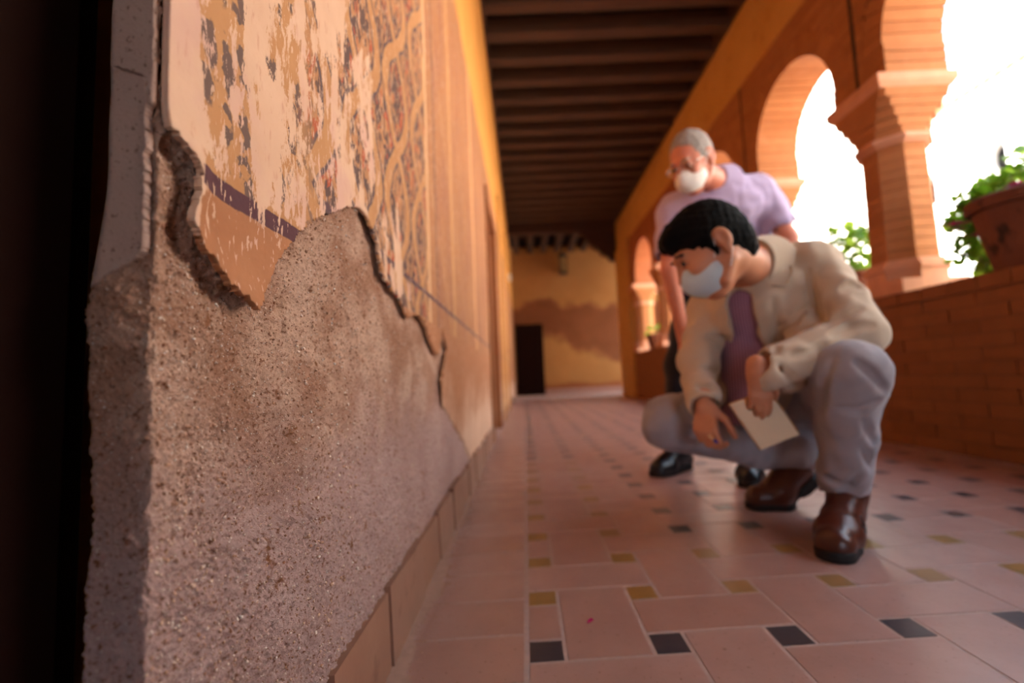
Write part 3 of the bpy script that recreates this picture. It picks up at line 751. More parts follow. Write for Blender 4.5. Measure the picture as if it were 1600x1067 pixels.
# ================================================================== PEOPLE (signed distance fields, meshed by surface nets)
def unit(v): v = np.asarray(v, float); return v / np.linalg.norm(v)
class SDF:
    def __init__(s, lo, hi, h):
        s.lo = np.array(lo, float); s.h = h; s.n = np.ceil((np.array(hi) - s.lo) / h).astype(int) + 1
        s.v = np.full(s.n, 1.0, np.float32)
    def sub(s, c0, c1, pad):
        a = np.clip(np.floor((np.minimum(c0, c1) - pad - s.lo) / s.h).astype(int), 0, s.n - 1)
        b = np.clip(np.ceil((np.maximum(c0, c1) + pad - s.lo) / s.h).astype(int) + 1, 1, s.n)
        sl = tuple(slice(i, max(j, i + 1)) for i, j in zip(a, b))
        ax = [(s.lo[i] + s.h * np.arange(a[i], max(b[i], a[i] + 1))).astype(np.float32) for i in range(3)]
        return sl, ax[0][:, None, None], ax[1][None, :, None], ax[2][None, None, :]
    def put(s, sl, d, k, op):
        o = s.v[sl]
        if op == 'add':
            if k > 0:
                hh = np.clip(.5 + .5 * (o - d) / k, 0, 1); s.v[sl] = o * (1 - hh) + d * hh - k * hh * (1 - hh)
            else: s.v[sl] = np.minimum(o, d)
        else:
            d = -d
            if k > 0:
                hh = np.clip(.5 - .5 * (o - d) / k, 0, 1); s.v[sl] = o * (1 - hh) + d * hh + k * hh * (1 - hh)
            else: s.v[sl] = np.maximum(o, d)
    def cap(s, a, b, ra, rb, k=.02, op='add'):
        a, b = np.asarray(a, float), np.asarray(b, float); R = max(ra, rb)
        sl, X, Y, Z = s.sub(a, b, R + .05 + k); ab = b - a; L = max(ab.dot(ab), 1e-9)
        t = np.clip(((X - a[0]) * ab[0] + (Y - a[1]) * ab[1] + (Z - a[2]) * ab[2]) / L, 0, 1)
        d = np.sqrt((X - a[0] - t * ab[0]) ** 2 + (Y - a[1] - t * ab[1]) ** 2 + (Z - a[2] - t * ab[2]) ** 2) - (ra + (rb - ra) * t)
        s.put(sl, d.astype(np.float32), k, op); return s
    def ell(s, c, r, fr=None, k=.02, op='add'):
        c = np.asarray(c, float); r = np.asarray(r, float); fr = np.eye(3) if fr is None else np.asarray(fr)
        R = r.max(); sl, X, Y, Z = s.sub(c, c, R + .05 + k)
        q = 0; g = 0
        for i in range(3):
            e = (X - c[0]) * fr[i][0] + (Y - c[1]) * fr[i][1] + (Z - c[2]) * fr[i][2]
            q = q + (e / r[i]) ** 2; g = g + (e / r[i] ** 2) ** 2
        k0 = np.sqrt(q); k1 = np.sqrt(g) + 1e-6
        s.put(sl, (k0 * (k0 - 1) / k1).astype(np.float32), k, op); return s
    def plane(s, p, nrm, k=0.0):
        """cuts away the side the normal points to"""
        nrm = unit(nrm); sl, X, Y, Z = s.sub(s.lo, s.lo + s.h * s.n, 0)
        d = (X - p[0]) * nrm[0] + (Y - p[1]) * nrm[1] + (Z - p[2]) * nrm[2]
        s.put(sl, -d.astype(np.float32), k, 'cut'); return s
    def boxf(s, c, half, fr, k=.004, op='add', rnd=.004):
        c = np.asarray(c, float); half = np.asarray(half, float); R = np.linalg.norm(half)
        sl, X, Y, Z = s.sub(c, c, R + .04)
        q = [np.abs((X - c[0]) * fr[i][0] + (Y - c[1]) * fr[i][1] + (Z - c[2]) * fr[i][2]) - (half[i] - rnd) for i in range(3)]
        d = np.sqrt(sum(np.maximum(e, 0) ** 2 for e in q)) + np.minimum(np.maximum(np.maximum(q[0], q[1]), q[2]), 0) - rnd
        s.put(sl, d.astype(np.float32), k, op); return s
    def slab(s, a, b, ra, rb, up, half, k=.004):
        """flat sole: capsule outline across 'up', given half thickness"""
        a, b, up = np.asarray(a, float), np.asarray(b, float), unit(up)
        sl, X, Y, Z = s.sub(a, b, max(ra, rb) + .03); ab = b - a; L = ab.dot(ab)
        t = np.clip(((X - a[0]) * ab[0] + (Y - a[1]) * ab[1] + (Z - a[2]) * ab[2]) / L, 0, 1)
        ex, ey, ez = X - a[0] - t * ab[0], Y - a[1] - t * ab[1], Z - a[2] - t * ab[2]
        u = ex * up[0] + ey * up[1] + ez * up[2]
        q = np.sqrt((ex - u * up[0]) ** 2 + (ey - u * up[1]) ** 2 + (ez - u * up[2]) ** 2) - (ra + (rb - ra) * t)
        s.put(sl, np.maximum(q, np.abs(u) - half).astype(np.float32), k, 'add'); return s
    def wrinkle(s, amp, freq, seed=1, stretch=(1, 1, 1)):
        r = np.random.default_rng(seed); sl, X, Y, Z = s.sub(s.lo, s.lo + s.h * s.n, 0); w = 0
        for i in range(7):
            d = unit(r.normal(size=3) * np.array(stretch)) * freq * (.6 + 1.0 * r.random()); ph = r.random() * 6.28; ph2 = r.random() * 6.28; e = unit(r.normal(size=3)) * freq * .6
            w = w + np.sin(X * d[0] + Y * d[1] + Z * d[2] + ph + 1.3 * np.sin(X * e[0] + Y * e[1] + Z * e[2] + ph2))
        s.v += (amp * w / 3).astype(np.float32); return s
    def mesh(s, name, material, parent):
        v = s.v; neg = v < 0
        c = np.zeros(tuple(s.n - 1), np.uint8)
        for i in (0, 1):
            for j in (0, 1):
                for k in (0, 1):
                    c += neg[i:s.n[0]-1+i, j:s.n[1]-1+j, k:s.n[2]-1+k]
        act = np.argwhere((c > 0) & (c < 8)); idm = np.full(c.shape, -1, np.int32); idm[tuple(act.T)] = np.arange(len(act))
        acc = np.zeros((len(act), 3)); cnt = np.zeros(len(act))
        cor = [(i, j, k) for i in (0, 1) for j in (0, 1) for k in (0, 1)]
        for a in cor:
            for b in cor:
                df = np.array(b) - np.array(a)
                if df.sum() == 1 and (df >= 0).all():
                    va = v[act[:, 0]+a[0], act[:, 1]+a[1], act[:, 2]+a[2]]; vb = v[act[:, 0]+b[0], act[:, 1]+b[1], act[:, 2]+b[2]]
                    m = (va < 0) != (vb < 0); t = np.where(m, va / np.where(m, va - vb, 1), 0)
                    acc += np.where(m[:, None], np.array(a) + t[:, None] * df, 0); cnt += m
        V = s.lo + s.h * (act + acc / cnt[:, None])
        Q = []
        for ax in range(3):
            sh = [slice(None)] * 3; sh2 = [slice(None)] * 3; sh[ax] = slice(0, -1); sh2[ax] = slice(1, None)
            na, nb = neg[tuple(sh)], neg[tuple(sh2)]
            e = np.argwhere(na != nb); o1, o2 = [(1, 2), (2, 0), (0, 1)][ax]
            e = e[(e[:, o1] > 0) & (e[:, o2] > 0) & (e[:, o1] < s.n[o1] - 1) & (e[:, o2] < s.n[o2] - 1)]
            flip = na[tuple(e.T)]
            def cell(d1, d2):
                q = e.copy(); q[:, o1] -= d1; q[:, o2] -= d2; return idm[tuple(q.T)]
            q = np.stack([cell(0, 0), cell(1, 0), cell(1, 1), cell(0, 1)], 1)
            q[~flip] = q[~flip][:, ::-1]
            Q.append(q)
        Q = np.concatenate(Q); Q = Q[(Q >= 0).all(1)]
        o = np_mesh(name, V, Q, material, parent)
        if parent is not None: o.matrix_parent_inverse = parent_inv(parent)
        return o
def parent_inv(p): return Matrix.Translation(-Vector(p.location))
from mathutils.bvhtree import BVHTree
def picker(o):
    me = o.data; V = [tuple(v.co) for v in me.vertices]; bv = BVHTree.FromPolygons(V, [tuple(q.vertices) for q in me.polygons])
    def f(px, py, lift=.002):
        d = Vector(CR @ np.array([px - PPX, py - PPY, F_PX])).normalized(); h = bv.ray_cast(Vector((0, 0, EYE)), d)
        return None if h[0] is None else np.array(h[0] - d * lift)
    return f
def creased(S, name, m, t, lines, r=.006, k=.014):
    """meshes once to find the cloth surface, presses fold lines into it, meshes again"""
    tmp = S.mesh('tmp', None, None); f = picker(tmp)
    for ln in lines:
        pts = []
        for (x0, y0_), (x1, y1_) in zip(ln[:-1], ln[1:]):
            pts += [f(x0 + (x1 - x0) * q / 4, y0_ + (y1_ - y0_) * q / 4, .001) for q in range(5)]
        for u_, v_ in zip(pts[:-1], pts[1:]):
            if u_ is not None and v_ is not None and np.linalg.norm(u_ - v_) < .05: S.cap(u_, v_, r, r, k, 'cut')
    me = tmp.data; bpy.data.objects.remove(tmp); bpy.data.meshes.remove(me)
    return S.mesh(name, m, t)

def head_frame(f, roll=0):
    f = unit(f); u = unit(np.array([0, 0, 1]) - f * f[2]); s_ = np.cross(u, f)          # s_: the person's left
    if roll:
        u, s_ = u * math.cos(roll) + s_ * math.sin(roll), s_ * math.cos(roll) - u * math.sin(roll)
    return np.array([f, s_, u])
def HL(C, fr, f, s_, u): return C + fr[0] * f + fr[1] * s_ + fr[2] * u
def add_head(S, C, fr, neck, rn=.050):
    L = lambda f, s_, u: HL(C, fr, f, s_, u)
    S.ell(L(-.012, 0, .03), (.099, .077, .100), fr, .01)
    S.ell(L(.034, 0, -.035), (.062, .058, .082), fr, .03)
    S.ell(L(.055, 0, -.095), (.034, .034, .028), fr, .025)
    S.cap(L(.092, -.03, .028), L(.092, .03, .028), .010, .010, .018)
    for s_ in (-1, 1):
        S.ell(L(.093, s_ * .031, .008), (.014, .016, .012), fr, .01, 'cut')
        S.ell(L(.080, s_ * .031, .008), (.016, .014, .013), fr, .004)
        S.ell(L(.068, s_ * .042, -.025), (.028, .018, .02), fr, .02)
        S.cap(L(.0, s_ * .060, -.055), L(.04, s_ * .05, -.09), .018, .016, .02)
        # ear: rim, lobe, hollow
        e = np.array([unit(fr[0] + fr[1] * s_ * -.3), unit(fr[1] * s_ + fr[0] * .3), fr[2]])
        S.ell(L(-.008, s_ * .082, .002), (.021, .009, .031), e, .006)
        S.ell(L(-.004, s_ * .077, -.028), (.011, .008, .013), e, .006)
        S.ell(L(-.002, s_ * .092, .004), (.012, .008, .019), e, .003, 'cut')
    S.cap(L(.098, 0, .012), L(.116, 0, -.03), .008, .013, .012)
    S.ell(L(.104, .011, -.034), (.011, .008, .008), fr, .006); S.ell(L(.104, -.011, -.034), (.011, .008, .008), fr, .006)
    S.cap(L(.092, -.02, -.066), L(.092, .02, -.066), .009, .009, .01)
    S.cap(L(-.03, 0, -.05), neck, rn, rn + .012, .03)
def add_hand(S, wrist, d, nrm, side, curls, thumb_curl=.5, sc=1.0, spread=.0):
    """d: wrist to knuckles, nrm: where the palm faces, side: towards the thumb"""
    d = unit(d); nrm = unit(nrm - d * np.dot(nrm, d)); side = unit(side - d * np.dot(side, d) - nrm * np.dot(side, nrm)); W = np.asarray(wrist)
    lens = [(.042, .025, .020), (.046, .029, .021), (.043, .027, .021), (.034, .020, .018)]
    for i in range(4):
        off = (.029 - .0195 * i) * sc
        K = W + d * (.088 - .004 * abs(i - 1) - .006 * (i == 3)) * sc + side * off
        S.cap(W + d * .012 + side * off * .7, K, .0145 * sc, .0115 * sc, .010)
        p = K; ang = 0
        for j in range(3):
            ang += curls[i] * (.75, 1.0, .6)[j]
            dv = unit(d * math.cos(ang) + nrm * math.sin(ang) + side * spread * (1.5 - i))
            q = p + dv * lens[i][j] * sc
            S.cap(p, q, (.0098, .0090, .0082)[j] * sc, (.0090, .0082, .0072)[j] * sc, .004); p = q
    b = W + d * .022 * sc + side * .026 * sc + nrm * .006
    t1 = b + unit(side * .75 + d * .75 + nrm * .35) * .042 * sc
    S.cap(W + d * .015, b, .018 * sc, .017 * sc, .012); S.cap(b, t1, .0165 * sc, .0115 * sc, .008)
    dv = unit(d * math.cos(thumb_curl) + side * .25 + nrm * math.sin(thumb_curl)); t2 = t1 + dv * .032 * sc
    S.cap(t1, t2, .0112 * sc, .0102 * sc, .004)
    dv = unit(d * math.cos(thumb_curl * 1.8) + nrm * math.sin(thumb_curl * 1.8)); S.cap(t2, t2 + dv * .024 * sc, .0100 * sc, .0085 * sc, .004)

def cloth(name, a, b, scale=9, stripes=None, rough=.9):
    n = N(name, rough, .15); n.b.inputs['Sheen Weight'].default_value = .15
    c = n.mix(n.noise(scale, 4), a, b)
    if stripes:
        X, Y, Z = n.sep(); v = n.math('SINE', n.math('MULTIPLY', n.math('ADD', n.math('MULTIPLY', X, .8), n.math('MULTIPLY', Y, -.6)), 2 * math.pi / stripes[0]))
        c = n.mix(n.smooth(v, .2, .7), c, stripes[1])
    return n.done(c, n.bump(n.noise(500, 3), .25, .001))
n = N('skin', .5, .4); n.b.inputs['Subsurface Weight'].default_value = .12; n.b.inputs['Subsurface Radius'].default_value = (.012, .005, .003)
M['skin'] = n.done(n.mix(n.noise(18, 4), RGB(188, 122, 88), RGB(210, 146, 112)), n.bump(n.noise(180, 3), .1, .001))
n = N('ruddy_skin', .5, .4); n.b.inputs['Subsurface Weight'].default_value = .12; n.b.inputs['Subsurface Radius'].default_value = (.012, .005, .003)
M['skin2'] = n.done(n.mix(n.noise(14, 4), RGB(196, 112, 86), RGB(216, 142, 116)), n.bump(n.noise(180, 3), .1, .001))
M['hair_dark'] = simple('black_hair', RGB(9, 7, 6), .8, .4, 220, .35, 500, .12)
M['hair_grey'] = simple('grey_hair', RGB(160, 150, 144), .8, .25, 200, .35, 500, .2)
M['jacket'] = cloth('cream_linen', RGB(188, 164, 140), RGB(206, 186, 162))
M['trousers'] = cloth('pale_grey_cotton', RGB(150, 142, 146), RGB(170, 162, 166))
M['shirt_stripe'] = cloth('lilac_striped_cotton', RGB(128, 86, 112), RGB(140, 96, 122), stripes=(.0085, RGB(176, 140, 160)))
M['shirt_lilac'] = cloth('pale_lilac_cotton', RGB(176, 160, 196), RGB(194, 178, 210))
M['navy'] = cloth('dark_navy_cloth', RGB(22, 22, 30), RGB(34, 34, 44))
M['leather'] = simple('brown_leather', RGB(84, 38, 22), .32, .25, 30, .1, 120, .5)
M['leather_black'] = simple('black_leather', RGB(18, 18, 22), .3, .2, 30, spec=.5)
M['sole'] = simple('dark_rubber_sole', RGB(30, 24, 22), .6)
M['mask_blue'] = cloth('pale_blue_mask', RGB(190, 208, 216), RGB(206, 220, 226))
M['mask_white'] = cloth('white_mask', RGB(226, 218, 212), RGB(238, 232, 226))
M['metal'] = simple('polished_metal', RGB(190, 186, 180), .25); M['metal'].node_tree.nodes['Principled BSDF'].inputs['Metallic'].default_value = 1
M['eye'] = simple('dark_eye', RGB(40, 26, 20), .2, spec=.6)
M['paper'] = simple('cream_paper', RGB(232, 206, 172), .85, .04)
M['cover'] = simple('brown_notebook_cover', RGB(150, 98, 44), .7)
M['blue'] = simple('blue_plastic', RGB(40, 44, 150), .35)
M['button'] = simple('pale_button', RGB(214, 200, 190), .4)

def pchild(b, name, m, t, smooth=True): return child(b, name, m, t, smooth=smooth)

# ------------------------------------------------------------------ man crouching
HC = at(1112, 390, 1.235); HF = head_frame((-.85, .08, -.52), -.06)
NB = at(1180, 424, 1.35)
LS, LE, LW = at(1276, 418, 1.30), at(1340, 520, 1.17), at(1184, 582, 1.145)
RS, RE, RW = at(1108, 480, 1.50), at(1092, 565, 1.43), at(1101, 634, 1.28)
LK, RK = at(1326, 580, 1.10), at(1046, 662, 1.46)
LH, RH = np.array([.985, 1.47, .34]), np.array([.86, 1.64, .33])
LTOE = np.array([.678, 1.07, 0]); LHEEL = np.array([.885, 1.30, 0]); LA = np.array([.868, 1.275, .105])
RBALL = np.array([.80, 1.50, .0]); RTOE = np.array([.735, 1.505, 0]); RHEEL = at(1266, 735, 1.50); RA = at(1252, 705, 1.50)
TORSO_F = unit((-.72, -.62, -.30))
man = empty('person', (.85, 1.40, 0))
tag(man, 'man in cream jacket and pale trousers crouching, one hand holding a notebook', 'person')

S = SDF((.36, .98, .0), (1.12, 1.80, .98), .0035)
add_head(S, HC, HF, NB)
S.cap(NB, (NB + LS) / 2, .045, .04, .03); S.cap(NB, (NB + RS) / 2, .045, .04, .03)
pel = (LH + RH) / 2
S.cap(NB, pel, .085, .10, .03); S.cap(LS, RS, .05, .05, .03); S.cap(LH, RH, .08, .08, .03)
S.cap(LS, LE, .045, .038, .02); S.cap(LE, LW, .038, .026, .02); S.cap(RS, RE, .045, .038, .02); S.cap(RE, RW, .038, .026, .02)
S.cap(LH, LK, .07, .05, .02); S.cap(LK, LA, .05, .035, .02); S.cap(RH, RK, .07, .05, .02); S.cap(RK, RA, .05, .035, .02)
S.cap(LA, LA + (LTOE - LHEEL) * .3 - [0, 0, .06], .033, .025, .02); S.cap(RA, RBALL + [0, 0, .05], .033, .025, .02)
# left hand on the notebook, palm to the pad, fingers over its face
hd = unit(at(1193, 650, 1.145) - LW)
S.cap(LW - hd * .02, LW + hd * .02, .025, .024, .01)
add_hand(S, LW + hd * .0, hd, np.array([.15, 1, -.05]), np.array([1, .15, .1]), (.42, .42, .45, .48), .35, .72)
# right hand hanging, loosely closed round a pen
hd2 = unit(at(1103, 700, 1.22) - RW)
S.cap(RW - hd2 * .03, RW + hd2 * .015, .027, .026, .01)
add_hand(S, RW, hd2, np.array([.75, .65, -.1]), np.array([.6, -.75, .0]), (.95, 1.05, 1.1, 1.15), .5, .9)
S.mesh('body', M['skin'], man)

# hair: full dark crop with a fringe
S = SDF(HC - .17, HC + .17, .003)
L = lambda f, s_, u: HL(HC, HF, f, s_, u)
S.ell(L(-.013, 0, .034), (.107, .083, .107), HF, 0)
S.ell(L(.045, 0, .085), (.060, .060, .044), HF, .02); S.ell(L(-.07, 0, -.02), (.040, .060, .065), HF, .03)
S.cap(L(.095, .02, .075), L(.110, .03, .045), .016, .008, .02); S.cap(L(.095, -.01, .08), L(.110, -.005, .05), .016, .008, .02)
S.ell(L(.150, .0, -.045), (.108, .13, .098), HF, .008, 'cut')                # forehead and face
S.plane(L(-.012, 0, -.050), HF[0] * .66 - HF[2] * .75, .02); S.plane(L(0, 0, -.092), -HF[2], .02)
for s_ in (-1, 1): S.cap(L(.020, s_ * .072, .02), L(.022, s_ * .071, -.022), .011, .006, .008)
for s_ in (-1, 1): S.ell(L(-.006, s_ * .085, -.002), (.024, .02, .035), HF, .004, 'cut')
S.wrinkle(.0014, 230, 3)
S.mesh('hair', M['hair_dark'], man)
# mask
def mask(name, m, C, fr, t, wide, parent_eyes=True, point=.0):
    S = SDF(C - .16, C + .16, .0028); L = lambda f, s_, u: HL(C, fr, f, s_, u)
    S.ell(L(.040, 0, -.058), (.078 + point, .066, .058), fr, 0); S.ell(L(.095 + point, 0, -.04), (.03, .018, .03), fr, .03)
    S.ell(L(.036, 0, -.058), (.0735 + point, .062, .054), fr, 0, 'cut') if False else None
    S.plane(L(.030, 0, -.06), -fr[0] * .9 - fr[2] * .25 * 0)
    S.plane(L(.085, 0, -.012), unit(fr[2] * .9 - fr[0] * .35))
    S.plane(L(.06, 0, -.118), -fr[2])
    S.wrinkle(.0006, 120, 5)
    mo = S.mesh(name, m, t)
    for s_ in (-1, 1):
        ear = L(-.022, s_ * .085, .008); a = L(.034, s_ * .062, -.03); b_ = L(.034, s_ * .06, -.09)
        mid1 = L(.005, s_ * .081, .02); mid2 = L(-.012, s_ * .08, -.035)
        bb = MB().tube([a, (a + mid1) / 2 + fr[1] * s_ * .006, mid1, ear, mid2, (b_ + mid2) / 2 + fr[1] * s_ * .006, b_], .0018, 6)
        pchild(bb, 'mask_strap', M['mask_white'], mo)
    return mo
mask('face_mask', M['mask_blue'], HC, HF, man, .06)
for s_ in (-1, 1):
    b = MB(); c = HL(HC, HF, .0955, s_ * .031, .006); b.lathe([(.0001, -.007), (.005, -.005), (.0075, 0), (.005, .005), (.0001, .007)], c, 10); pchild(b, 'eye', M['eye'], man)
    b = MB().tube([HL(HC, HF, .096, s_ * .014, .028), HL(HC, HF, .101, s_ * .03, .033), HL(HC, HF, .088, s_ * .048, .026)], .0042, 6); pchild(b, 'eyebrow', M['hair_dark'], man)

# shirt
S = SDF((.42, 1.05, .28), (1.12, 1.80, .92), .005)
def torso(S, e, k=.05):
    wl, wr = LH * .6 + RH * .4 + [0, 0, .06], RH * .6 + LH * .4 + [0, 0, .06]
    cl, cr = LS * .72 + RS * .28 - [0, 0, .045], RS * .72 + LS * .28 - [0, 0, .045]
    S.cap(wl, cl, .118 + e, .112 + e, k); S.cap(wr, cr, .118 + e, .105 + e, k); S.cap((wl + wr) / 2, (cl + cr) / 2 + TORSO_F * .03, .12 + e, .118 + e, k)
    S.cap(NB - [0, 0, .02], cl, .066 + e, .085 + e, k); S.cap(NB - [0, 0, .02], cr, .066 + e, .08 + e, k)
torso(S, -.014)
S.cap(at(1166, 500, 1.43), at(1170, 640, 1.42), .075, .08, .04)
S.wrinkle(.0016, 60, 8)
S.cap(NB + TORSO_F * .05, NB + TORSO_F * .14 - [0, 0, .03], .035, .03, .01, 'cut')
sh1 = S.mesh('shirt', M['shirt_stripe'], man)
# jacket: shell over torso and sleeves, opened down the front
S = SDF((.40, 1.00, .20), (1.16, 1.84, .92), .0045)
torso(S, .002, .04)
S.cap(NB + [.03, .02, .012], LS + [-.02, .02, .01], .068, .062, .03); S.cap(NB + [.02, .03, .01], RS, .062, .06, .03)
S.cap(LS, LE, .068, .060, .03); S.cap(LE, LE * .3 + LW * .7, .060, .050, .025); S.cap(LE * .3 + LW * .7, LE * .08 + LW * .92, .050, .047, .02)
S.cap(RS, RE, .068, .058, .03); S.cap(RE, RE * .10 + RW * .90, .056, .046, .025)
flapT, flapB = at(1255, 490, 1.27), at(1238, 592, 1.22)
S.cap(flapT, flapB, .045, .030, .03); S.cap(flapB, at(1262, 575, 1.25), .028, .035, .03)
flR = at(1124, 622, 1.43); S.cap(RS * .5 + pel * .5 + TORSO_F * .08, flR, .055, .03, .03)
S.wrinkle(.0062, 34, 21, (1, 1, 1.5)); S.wrinkle(.0030, 80, 22)
for Yc in (1.24, 1.28, 1.32, 1.36, 1.40, 1.44):
    for (x0, y0_), (x1, y1_), rr in (((1156, 472), (1168, 540), .036), ((1168, 540), (1174, 650), .042)):
        S.cap(at(x0, y0_, Yc), at(x1, y1_, Yc), rr, rr, .005, 'cut')
S.cap(NB + unit(HC - NB) * .035, HC, .064, .09, .008, 'cut')
S.cap(LW - hd * .02, LE * .1 + LW * .9, .040, .036, .004, 'cut'); S.cap(RW, RE * .1 + RW * .9, .037, .034, .004, 'cut')
jk = creased(S, 'jacket', M['jacket'], man, [[(1262, 425), (1266, 452), (1274, 482), (1288, 500)], [(1290, 508), (1315, 494), (1345, 480)], [(1302, 522), (1330, 510), (1362, 506)], [(1318, 452), (1332, 444), (1345, 446)],
    [(1240, 556), (1262, 552), (1290, 540)], [(1216, 516), (1240, 502), (1262, 472)], [(1106, 527), (1130, 530)], [(1100, 575), (1120, 580)], [(1090, 602), (1115, 606)], [(1222, 572), (1236, 590), (1242, 606)], [(1210, 470), (1214, 510), (1212, 550)]])
def collar(name, base, axis, front, r_in, r_out, h_up, h_dn, gap, m, t, thick=.006, tip=0.0):
    """turned-down collar: overlapping upright staves round the neck, open at the front"""
    axis = unit(axis); fr_ = unit(front - axis * np.dot(front, axis)); sd_ = np.cross(axis, fr_)
    S = SDF(base - .2, base + .2, .0035)
    for a in np.linspace(gap, 2 * math.pi - gap, 44):
        dv = fr_ * math.cos(a) + sd_ * math.sin(a); e = abs(math.pi - a) / (math.pi - gap)
        up_ = base + dv * r_in + axis * h_up * (1 - .35 * e); dn = base + dv * (r_out) - axis * (h_dn + tip * e ** 3)
        S.cap(up_, dn, thick, thick, .006); S.cap(up_, base + dv * (r_in - .004) - axis * h_dn, thick, thick, .004)
    return S.mesh(name, m, t)
ND = unit(HC - NB)
collar('shirt_collar', NB + ND * .036, ND, TORSO_F, .062, .076, .018, .03, .35, M['shirt_stripe'], man, .005, .04)
collar('jacket_collar', NB + ND * .028, ND, TORSO_F, .080, .112, .020, .040, .70, M['jacket'], man, .0065, .05)
def band_strip(pts, w, up, thick, name, m, t):
    pts = [np.asarray(p, float) for p in pts]; rings = []
    for i, p in enumerate(pts):
        u_ = up[i] if isinstance(up, list) else up; wi = w[i] if hasattr(w, '__len__') else w
        tg = unit(pts[min(i + 1, len(pts) - 1)] - pts[max(i - 1, 0)]); nr = unit(np.cross(tg, u_)); u_ = unit(u_)
        rings.append([p - nr * thick, p + u_ * wi - nr * thick, p + u_ * wi + nr * thick, p + nr * thick])
    return pchild(MB().ring_loft(rings), name, m, t)
sj = picker(jk)
for pxs_ in ([(1216, 514), (1228, 508), (1240, 499), (1252, 486), (1262, 472)], [(1108, 526), (1118, 528), (1128, 528)], [(1262, 430), (1266, 455), (1272, 480)], [(1232, 400), (1238, 425), (1230, 446), (1206, 446)]):
    pts = [q for q in (sj(*c_) for c_ in pxs_) if q is not None]
    if len(pts) > 1: pchild(MB().tube(pts, .0035, 6), 'seam', M['jacket'], man)
# trousers
S = SDF((.36, 1.0, .04), (1.14, 1.82, .52), .0048)
S.cap(LH, RH, .115, .11, .04); S.cap(LH + [0, 0, .03], RH + [0, 0, .05], .11, .11, .04)
S.cap(LH, LK + (LH - LK) * .06 - [0, 0, .006], .105, .079, .03)
hemL = LA + [-.016, -.016, .008]; S.cap(LK - [0, 0, .004], LK * .45 + hemL * .55, .076, .064, .03); S.cap(LK * .45 + hemL * .55, hemL, .064, .062, .02)
S.cap(RH, RK, .105, .083, .03); S.cap(RK, RK * .3 + RA * .7 - [0, 0, .005], .082, .070, .03); S.cap(RK * .3 + RA * .7, RA, .070, .062, .03)
S.cap(at(1368, 560, 1.13), at(1384, 618, 1.15), .012, .010, .03)
S.wrinkle(.0052, 38, 31, (1, 1, 1.8)); S.wrinkle(.0020, 100, 32)
ax = unit(LK - hemL); S.plane(hemL - ax * .035, -ax, .004) if False else None
S.cap(hemL - [0, 0, .10], hemL - [0, 0, .055], .14, .075, .006, 'cut')
S.cap(RA + unit(RA - RK) * .05, RA + unit(RA - RK) * .2, .045, .2, .006, 'cut')
creased(S, 'trousers', M['trousers'], man, [[(1310, 640), (1345, 642), (1374, 628)], [(1340, 566), (1362, 582), (1384, 610)], [(1300, 560), (1285, 600), (1282, 640)], [(1350, 700), (1362, 730)], [(1340, 745), (1320, 765)], [(1290, 748), (1312, 758)], [(1060, 690), (1085, 695)], [(1072, 672), (1092, 676)], [(1352, 660), (1366, 690)]])

# shoes
def shoe_flat(toe, heel, ankle, t, m, ms, sc=1.0, strap=True):
    f = unit(toe - heel); up = np.array([0, 0, 1.]); sd = np.cross(up, f); z = lambda h: up * h
    Ln = np.linalg.norm(toe - heel); ball = heel + f * Ln * .66
    S = SDF(np.minimum(toe, heel) - .09 + [0, 0, .09], np.maximum(np.maximum(toe, heel), ankle) + .10, .0038)
    hc = heel + f * .035
    S.cap(hc + z(.045), ball + z(.042), .034, .040, .02); S.cap(ball + z(.036) , toe - f * .045 + z(.034), .042, .034, .02)
    S.cap(ball + sd * .012 + z(.034), ball - sd * .012 + z(.034), .040, .040, .02)
    S.cap(toe - f * .05 + sd * .012 + z(.03), toe - f * .05 - sd * .012 + z(.03), .03, .03, .02)
    S.cap(hc + z(.05), ankle + z(.005), .037, .045, .03); S.cap(ball - f * .02 + z(.052), ankle + f * .015 + z(.0), .034, .044, .03)
    S.plane([0, 0, .018], (0, 0, -1)); S.wrinkle(.0008, 90, 41)
    o = S.mesh('shoe', m, t)
    S = SDF(np.minimum(toe, heel) - .09 + [0, 0, .085], np.maximum(toe, heel) + [.09, .09, .05], .0035)
    S.slab(hc + z(.0125), ball + z(.0125), .037, .047, up, .0115); S.slab(ball + z(.0125), toe - f * .043 + z(.0125), .047, .042, up, .0115)
    S.slab(hc + z(.012), heel + f * .07 + z(.012), .038, .038, up, .012)
    so = S.mesh('sole', ms, o)
    if strap:
        a = math.pi
        cc = ball - f * .052 + z(.044); pts = [cc + sd * .047 * math.cos(q) + (z(.046) - f * .010) * math.sin(q) for q in np.linspace(.15, math.pi - .15, 11)]
        band_strip(pts, .020, unit(-f + z(.55)), .0028, 'shoe_strap', m, o)
        bc = cc - sd * .026 + z(.043) - f * .018
        b = MB().tube([bc + sd * .009 + f * .008, bc - sd * .009 + f * .008 - z(.008), bc - sd * .011 - f * .008 - z(.005), bc + sd * .008 - f * .008 + z(.004)], .0018, 6, True); pchild(b, 'buckle', M['metal'], o)
    return o
shoe_flat(LTOE, LHEEL, LA, man, M['leather'], M['sole'])
